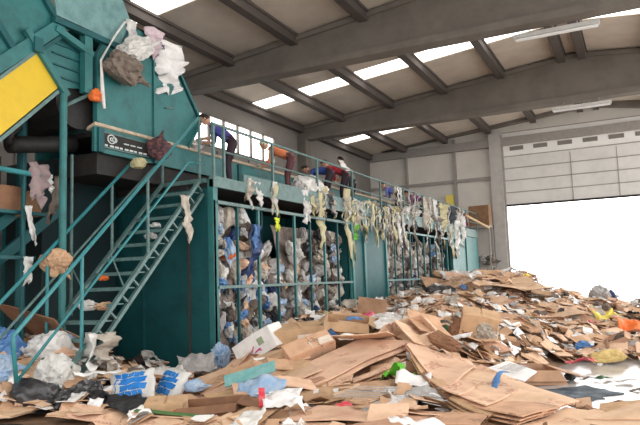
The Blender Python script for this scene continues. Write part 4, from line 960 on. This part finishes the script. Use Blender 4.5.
bay('first bay', 9.5, 12.35, lambda y: 3.1 if y < 10.75 else 2.35 + .25 * math.sin(y * 3), 150, MIXW, 1, BAYC)
bay('second bay', 12.35, 15.4, lambda y: 2.9, 130, MIXW, 1.1)
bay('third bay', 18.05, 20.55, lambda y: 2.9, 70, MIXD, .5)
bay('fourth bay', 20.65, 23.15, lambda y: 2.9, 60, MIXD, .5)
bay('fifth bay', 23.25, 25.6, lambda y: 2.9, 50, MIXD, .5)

# ------------------------------------------------------------------ rags and film hanging from the platform
def strip_mesh(seed, m, ln, w, wild=.12, th=.008, taper=.7):
    R = random.Random(seed); n = 18; top = []; tip = [R.uniform(.0, .35) for _ in range(4)]; drift = R.uniform(-.25, .25)
    for i in range(n + 1):
        t = i / n; c = V((wild * .5 * noise.noise(V((t * 3, seed, 0))), wild * .5 * noise.noise(V((t * 1.5, 7, seed))) + drift * ln * t * t, 0))
        ww = w * (1 - (1 - taper) * t) * (1 + .4 * noise.noise(V((t * 3, seed * 2.2, 3))))
        tw = .8 * noise.noise(V((t * 1.5, 4, seed)))
        for q, s in enumerate((-1, -.4, .3, 1)):
            z = -ln * t * (1 - tip[q] * t)
            a = V((math.sin(tw) * .5 * s + .22 * (1 if q % 2 else -1), math.cos(tw) * s, 0)) * ww / 2 + V((.3 * w * noise.noise(V((s * 2, t * 7, seed))), .2 * w * noise.noise(V((t * 8, s * 3, seed))), .12 * w * noise.noise(V((t * 9, s, seed)))))
            top.append(V((c.x + a.x, c.y + a.y, z + a.z)))
    b = B(); k = len(top); fs = []
    for i in range(n):
        for j in range(3):
            q = (i * 4 + j, i * 4 + j + 1, (i + 1) * 4 + j + 1, (i + 1) * 4 + j); fs.append(q); fs.append(tuple(k + t for t in q[::-1]))
    edge = [0, 1, 2, 3] + [i * 4 + 3 for i in range(1, n + 1)] + [n * 4 + 2, n * 4 + 1, n * 4] + [i * 4 for i in range(n - 1, 0, -1)]
    for a, c in zip(edge, edge[1:] + edge[:1]): fs.append((a, k + a, k + c, c))
    b.add([p + V((th / 2, 0, 0)) for p in top] + [p - V((th / 2, 0, 0)) for p in top], fs)
    return b.mesh('strip', m, True)
def hang(name, lab, cat, x, y, z, ln, w, m, seed, group=None, wild=.12, rz=0.):
    o = bpy.data.objects.new(name, strip_mesh(seed, m, ln, w, wild)); COL.objects.link(o); o.location = (x, y, z); o.rotation_euler = (0, 0, rz); return tag(o, lab, cat, group)
HX = FX + .04
big = [(10.85, 3.62, .6, .2, FILM, 'white bag hanging over the deck edge near the blue rag'), (11.55, 3.66, .75, .12, CREAMF, 'thin cream strip with a yellow tip hanging below the orange worker'),
 (12.9, 3.7, .9, .3, FILM, 'white film bundle hanging right of the orange worker'), (13.75, 3.75, 1.5, .24, CREAMF, 'cream film tongue hanging below the worker in blue'),
 (15.3, 4.0, 2.2, .28, CREAMF, 'longest yellowish film streamer hanging in front of the second bay panel'), (16.0, 3.7, .9, .35, FILM_D, 'dirty film spray hanging right of the longest streamer'),
 (22.3, 4.5, 1.3, .6, FILM_D, 'wide beige cloth hanging from the rail toward the far end'), (23.4, 4.5, 1.2, .4, FILM, 'white cloth hanging right of the wide beige cloth'), (24.4, 4.45, 1.2, .7, CREAMF, 'broad cream cloth hanging from the far rail'),
 (26.5, 4.3, 2.2, .6, FILM, 'long white film streamer at the far end of the bays'), (27.6, 4.2, 1.6, .5, FILM, 'white film hanging in front of the far teal panel')]
for i, (y, z, ln, w, m, lab) in enumerate(big): hang('hanging_film', lab, 'hanging film', HX, y, z, ln, w, m, 600 + i, None, .2)
hang('blue_rag', 'long blue plastic rag hanging inside the first bay bars', 'rag', FX + .06, 10.72, 2.75, 1.15, .3, NAVY, 620, None, .2)
hang('blue_rag', 'bright blue twist at the top of the long blue rag', 'rag', FX + .09, 10.66, 2.75, .6, .16, BLUEF, 621, None, .1)
tip = hang('yellow_tip', 'fluorescent yellow tag hanging beneath the thin cream strip', 'tag', HX, 11.58, 2.95, .32, .16, mat('fluorescent_yellow_plastic', (226, 238, 60), .5, amount=.3), 622)
hang('green_rag', 'lime green rag hanging beside the longest streamer', 'rag', HX, 15.75, 3.1, .5, .34, GREENP, 623)
hang('dark_rag', 'dark grey cloth bundled on the far rail', 'rag', HX, 25.9, 4.45, .75, .9, mat('dark_grey_cloth', (70, 76, 84), .9, amount=.5), 624)
hang('maroon_rag', 'small maroon rag on the far rail beside the wooden stick', 'rag', HX, 28.2, 4.35, .6, .4, mat('maroon_cloth', (120, 44, 70), .9, amount=.4), 625)
HK = [('white film', FILM, 5), ('cream film', CREAMF, 2.5), ('dirty beige film', FILM_D, 4), ('grey film', GREYP, 2), ('brown film', BROWNF, 1), ('black film', BLACKP, .8)]
for i in range(120):
    y = RS.uniform(10.2, 28) if RS.random() < .3 else RS.gauss(17.5, 1.9) if RS.random() < .5 else RS.uniform(18, 28)
    y = max(10.1, min(29, y)); lab, m, w = RS.choices(HK, [h[2] for h in HK])[0]; hi = RS.random() < .3 and y > 18.5
    where = 'first two bays' if y < 15.4 else 'solid panel' if y < 18 else 'far pale bays'
    hang('film_strip', 'torn strip of %s hanging %s the %s' % (lab, 'from the rail above' if hi else 'over', where), 'film strip', HX + RS.uniform(-.02, .05), y, 4.5 if hi else RS.uniform(3.55, 3.78), RS.uniform(.3, .8) if y < 15 or RS.random() < .5 else RS.uniform(.6, 1.5), RS.uniform(.05, .17), m, 700 + i, '%s strips %s the %s' % (lab, 'on the rail above' if hi else 'over', where), .25, RS.uniform(-.4, .4))
for i in range(42):
    y = RS.uniform(12.6, 28); lab, m, w = RS.choices(HK, [h[2] for h in HK])[0]
    o = bpy.data.objects.new('film_clump', proto('bag', RS.randrange(9), m.name, m)); COL.objects.link(o); o.location = (FX - .25 + RS.uniform(-.15, .2), y, 3.7 + RS.uniform(0, .12)); o.rotation_euler = (RS.uniform(-.5, .5), RS.uniform(-.5, .5), RS.uniform(0, 6)); s = RS.uniform(.6, 1.3); o.scale = (s,) * 3
    tag(o, 'clump of %s heaped on the deck edge' % lab, 'film clump', 'clumps of %s along the deck edge' % lab)
o = bpy.data.objects.new('white_sack', bag_mesh(640, FILM, (.6, .3, .36), crease=.35)); COL.objects.link(o); o.location = (-7.0, 13.6, 3.85); o.rotation_euler = (0, 0, 1.6); tag(o, 'big white sack on the deck between the orange and blue workers', 'sack')
o = B().bar((FX + .1, 27.9, 4.25), (FX + .75, 29.6, 3.75), .09, .09).build('wooden_stick', WOODM); tag(o, 'pale wooden stick poking out of the far end of the platform', 'stick')
o = bpy.data.objects.new('white_rag', film_mesh(641, FILM, .5, .2, .12)); COL.objects.link(o); o.location = (FX, 15.3, 4.58); o.rotation_euler = (1.0, .3, 1.2); tag(o, 'white rag tied on the top rail by the person in grey', 'rag')
# rubbish on the stairs
for i, (y, x, m, nm, lab, r) in enumerate(((7.05, -7.5, FILM, 'plastic_film', 'clear film lying on a lower stair tread', .16), (6.98, -7.2, BR, 'paper_lump', 'brown paper lump on the right of a lower stair tread', .13), (7.4, -7.66, ORANGE, 'orange_scrap', 'pale orange scrap on the left of a middle stair tread', .1), (8.35, -7.35, FILM, 'film_scrap', 'white scrap on an upper stair tread', .09), (8.1, -7.25, GREYP, 'paper_lump', 'grey paper on an upper stair tread', .12), (6.3, -7.3, PT, 'cardboard_lump', 'tan cardboard lump on the lowest clear tread', .2), (6.5, -7.55, PALEB, 'blue_film', 'pale blue film on the second clear tread', .15))):
    o = bpy.data.objects.new(nm, bag_mesh(650 + i, m, (r * 1.2, r, r * .6), crease=.5, sub=3)); COL.objects.link(o); n_ = math.ceil((y - YB) / (YT - YB) * 16 - .3)
    o.location = (x, YB + n_ / 16 * (YT - YB) + .1, n_ / 16 * ZT - .04 + r * .36); o.rotation_euler = (0, 0, i * 1.3); tag(o, lab, 'scrap')
hang('hanging_film', 'big pale film rag draped on the foot of the stair rail', 'hanging film', -6.88, 6.62, 1.0, .85, .42, FILM, 660, None, .25, .9)
hang('hanging_film', 'second pale film rag spreading from the foot of the stair rail', 'hanging film', -6.82, 6.85, .98, .6, .4, FILM_D, 661, None, .3, .3)
hang('film_strip', 'dirty film caught on the upper right stair stringer', 'film strip', -6.9, 8.75, 3.15, .85, .2, FILM_D, 662, None, .15)
# hung on the machine
o = bpy.data.objects.new('refuse_bag', bag_mesh(670, BROWNF, (.42, .28, .32), crease=.4)); COL.objects.link(o); o.location = (-7.55, 8.0, 5.28); o.rotation_euler = (.3, .25, 1.5); tag(o, 'dirty brown-grey bag hung on the front of the hopper', 'bag')
o = bpy.data.objects.new('refuse_bag', bag_mesh(671, FILM, (.5, .25, .26), crease=.5)); COL.objects.link(o); o.location = (-7.58, 8.3, 5.72); o.rotation_euler = (.2, -.5, 1.5); tag(o, 'clear film bag bunched above the dirty brown bag', 'bag')
hang('white_cloth', 'long white cloth hanging down the right of the hopper', 'cloth', -7.72, 9.35, 6.25, 1.1, .8, WHITE, 672, None, .2)
hang('pink_cloth', 'pale pink cloth hanging left of the long white cloth', 'cloth', -7.71, 8.95, 6.35, .6, .4, mat('pale_pink_cloth', (212, 192, 198), .8, amount=.5), 673)
hang('white_cloth', 'small white rag twisted at the corner of the head guard', 'cloth', -7.7, 8.32, 6.3, .6, .2, FILM, 674)
hang('navy_strip', 'thin navy strip between the pink and white cloths', 'cloth', -7.7, 9.15, 6.3, .3, .08, NAVY, 675)
o = B().tube([(-7.68, 8.15, 6.2), (-7.68, 7.9, 5.85), (-7.68, 7.6, 5.35), (-7.68, 7.64, 4.75), (-7.68, 7.68, 4.55)], [.02, .018, .02, .035, .02], 8).build('white_rope', FILM); tag(o, 'pale twisted cord hanging from the head guard past the dirty bag', 'cord')
o = bpy.data.objects.new('orange_scrap', bag_mesh(676, ORANGE, (.1, .12, .14), crease=.3, sub=3)); COL.objects.link(o); o.location = (-7.72, 7.52, 4.73); tag(o, 'small orange scrap caught at the hopper corner', 'scrap')
o = bpy.data.objects.new('dark_sack', bag_mesh(677, mat('patterned_dark_sack', (70, 54, 62), .8, spots=(150, 100, 90), scale=14, amount=.8), (.24, .2, .3), crease=.3)); COL.objects.link(o); o.location = (-7.62, 8.95, 4.1); o.rotation_euler = (0, -1.3, 0); tag(o, 'dark patterned sack hung on the conveyor side by the stair rail', 'sack')
o = bpy.data.objects.new('white_bag', bag_mesh(678, CREAMF, (.16, .12, .12), crease=.35, sub=3)); COL.objects.link(o); o.location = (-7.66, 8.45, 3.74); tag(o, 'small cream bag tied under the conveyor side plate', 'bag')
o = bpy.data.objects.new('white_papers', film_mesh(679, WHITE, .5, .4, .2)); COL.objects.link(o); o.location = (-7.95, 10.25, 4.45); o.rotation_euler = (.2, .4, .4); tag(o, 'white papers spilling from the hopper outlet', 'paper')
# in the dark under the machine
for i, (y, z, ln, w, m, lab) in enumerate(((6.6, 3.5, .75, .3, mat('grey_pink_rag', (150, 132, 132), .85, amount=.6), 'greyish pink rag hanging under the machine left of the round post'), (7.0, 3.35, .85, .2, BROWNF, 'brown rag tied to the round support post'), (6.8, 3.36, .3, .12, WHITE, 'white knot on the side rail beside the round post'), (6.45, 2.85, .6, .1, FILM, 'thin white film strip hanging in the dark frame'), (6.45, 2.1, .5, .14, FILM, 'white rag hanging from the cross bar'))):
    hang('hanging_rag', lab, 'rag', -7.93, y, z, ln, w, m, 680 + i)
for i, (y0, y1, z0, z1, m, lab) in enumerate(((6.2, 6.5, 2.85, 3.2, DB, 'brown carton stacked under the machine at far left'), (6.52, 6.85, 2.8, 3.2, DB, 'brown carton stacked under the machine beside the round post'))):
    me = carton_mesh(690 + i, m, .4, .3, .36, False, .02); o = bpy.data.objects.new('cardboard_box', me); COL.objects.link(o); o.location = (-8.35, (y0 + y1) / 2, z0 - .06); o.rotation_euler = (0, 0, 1.57); tag(o, lab, 'box')
B_sh = B().box(-8.75, -8.1, 5.9, 6.95, 2.74, 2.79).build('shelf_plate', TEAL_D); tag(B_sh, 'dark steel ledge carrying cartons under the machine', 'ledge')
o = B().tube([(-8.25, 6.0, 2.79), (-8.25, 6.0, 2.83), (-8.25, 6.0, 3.2), (-8.25, 6.0, 3.24)], [.1, .13, .13, .09], 14).build('red_canister', REDP, None, True); tag(o, 'dark red canister at far left under the machine', 'canister')
o = bpy.data.objects.new('paper_sack', bag_mesh(695, BR, (.24, .2, .26), crease=.3)); COL.objects.link(o); o.location = (-7.85, 6.86, 2.0); o.rotation_euler = (.3, .8, 1); tag(o, 'brown paper sack caught on the round support post', 'sack')
put(card_mesh(696, DB, 1.0, 1.3, 'A', .04), 'cardboard_sheet', 'large brown board leaning in the heap at far left', 'cardboard', -8.2, 6.9, .25, 60, 10, 40)
put(bag_mesh(697, FILM, (.42, .34, .36), crease=.45), 'plastic_bag', 'big white plastic bag behind the lower stair rail', 'bag', -7.55, 6.55, .2, 0)
put(bag_mesh(698, FILM, (.34, .3, .3), crease=.45), 'plastic_bag', 'white plastic bag under the foot of the stairs', 'bag', -7.15, 6.3, .1, 60)
put(bag_mesh(699, BLUEF, (.32, .28, .34), crease=.35), 'blue_bag', 'blue plastic bag at the far left edge behind the rail end', 'bag', -8.0, 6.1, .12, 30)
put(bag_mesh(710, PALEB, (.3, .26, .24), crease=.35), 'pale_blue_bag', 'pale blue bag just below the blue bag at far left', 'bag', -7.65, 5.75, .06, 30)
put(film_mesh(711, FILM, .8, .5, .25), 'plastic_film', 'crumpled clear film between the stairs and the teal end wall', 'plastic film', -6.5, 7.6, .2, 0, 20)
put(film_mesh(712, GREYP, .7, .5, .25), 'newspaper', 'grey paper piled against the teal end wall', 'paper', -6.5, 8.5, .2, 0, 30)
put(film_mesh(713, WHITE, .7, .14, .1), 'paper_strip', 'white rag strip lying behind the two black bags', 'paper', -6.5, 6.35, .25, 0, 15)
# things at the far end wall
o = bpy.data.objects.new('cardboard_bale', carton_mesh(720, DB, .95, .6, .95, False, .02)); COL.objects.link(o); o.location = (-6.75, 31.2, 4.0); tag(o, 'brown carton on the rack against the end wall', 'box')
rk = empty('storage_rack', (-6.8, 31.2, 0)); tag(rk, 'grey rack beside the door post holding a brown carton', 'rack')
for x in (-7.3, -6.3):
    for y in (30.9, 31.6): B().box(x - .04, x + .04, y - .04, y + .04, 0, 3.98).build('upright', GIRT, rk)
for z in (2.0, 3.92): B().box(-7.35, -6.25, 30.85, 31.65, z, z + .07).build('shelf', GIRT, rk)
for i, (x, z, m, lab) in enumerate(((-6.75, 2.28, GREYP, 'grey bag stuffed on the lower shelf of the rack'), (-6.4, 2.25, BROWNF, 'brown-grey bag stuffed on the lower shelf of the rack'))):
    o = bpy.data.objects.new('stuffed_bag', bag_mesh(730 + i, m, (.4, .34, .34), crease=.4)); COL.objects.link(o); o.location = (x, 31.15, z); tag(o, lab, 'bag')
sg = B().box(-8.62, -8.22, YE - .2, YE - .17, 5.2, 5.75).build('yellow_sign', YELP); tag(sg, 'small yellow sign on the end wall', 'sign')

# ------------------------------------------------------------------ light and camera
w = bpy.data.worlds.new('sky'); S.world = w; w.use_nodes = True
bg = w.node_tree.nodes['Background']; bg.inputs[0].default_value = (1.0, .985, .965, 1); WN = w.node_tree.nodes; WL = w.node_tree.links     # hazy overcast sky, brightest beyond the open door
wt = WN.new('ShaderNodeTexCoord'); ws = WN.new('ShaderNodeSeparateXYZ'); WL.new(wt.outputs['Generated'], ws.inputs[0])
wm = WN.new('ShaderNodeMapRange'); wm.interpolation_type = 'SMOOTHSTEP'; wm.inputs[1].default_value = -.1; wm.inputs[2].default_value = 1; wm.inputs[3].default_value = 1.95; wm.inputs[4].default_value = 5.0
WL.new(ws.outputs['Y'], wm.inputs[0]); WL.new(wm.outputs[0], bg.inputs[1])
cam_d = bpy.data.cameras.new('camera'); cam = bpy.data.objects.new('camera', cam_d); COL.objects.link(cam); S.camera = cam
cam_d.sensor_width = 36; cam_d.lens = 640. / 640 * 36; cam_d.clip_end = 300
up = V((-.035, 1, -68.7 / 640)).normalized(); yy = V((320, -57.5, -640)).normalized(); yy = (yy - up * yy.dot(up)).normalized(); xx = yy.cross(up)
M = Matrix((xx, yy, up)).to_4x4(); M.translation = (0, 0, 1.6); cam.matrix_world = M
S.view_settings.view_transform = 'Standard'; S.view_settings.look = 'None'; S.view_settings.gamma = 1; S.view_settings.exposure = .36
S.view_settings.use_curve_mapping = False
S.cycles.max_bounces = 8; S.cycles.diffuse_bounces = 4; S.cycles.transparent_max_bounces = 4
S.cycles.use_denoising = True
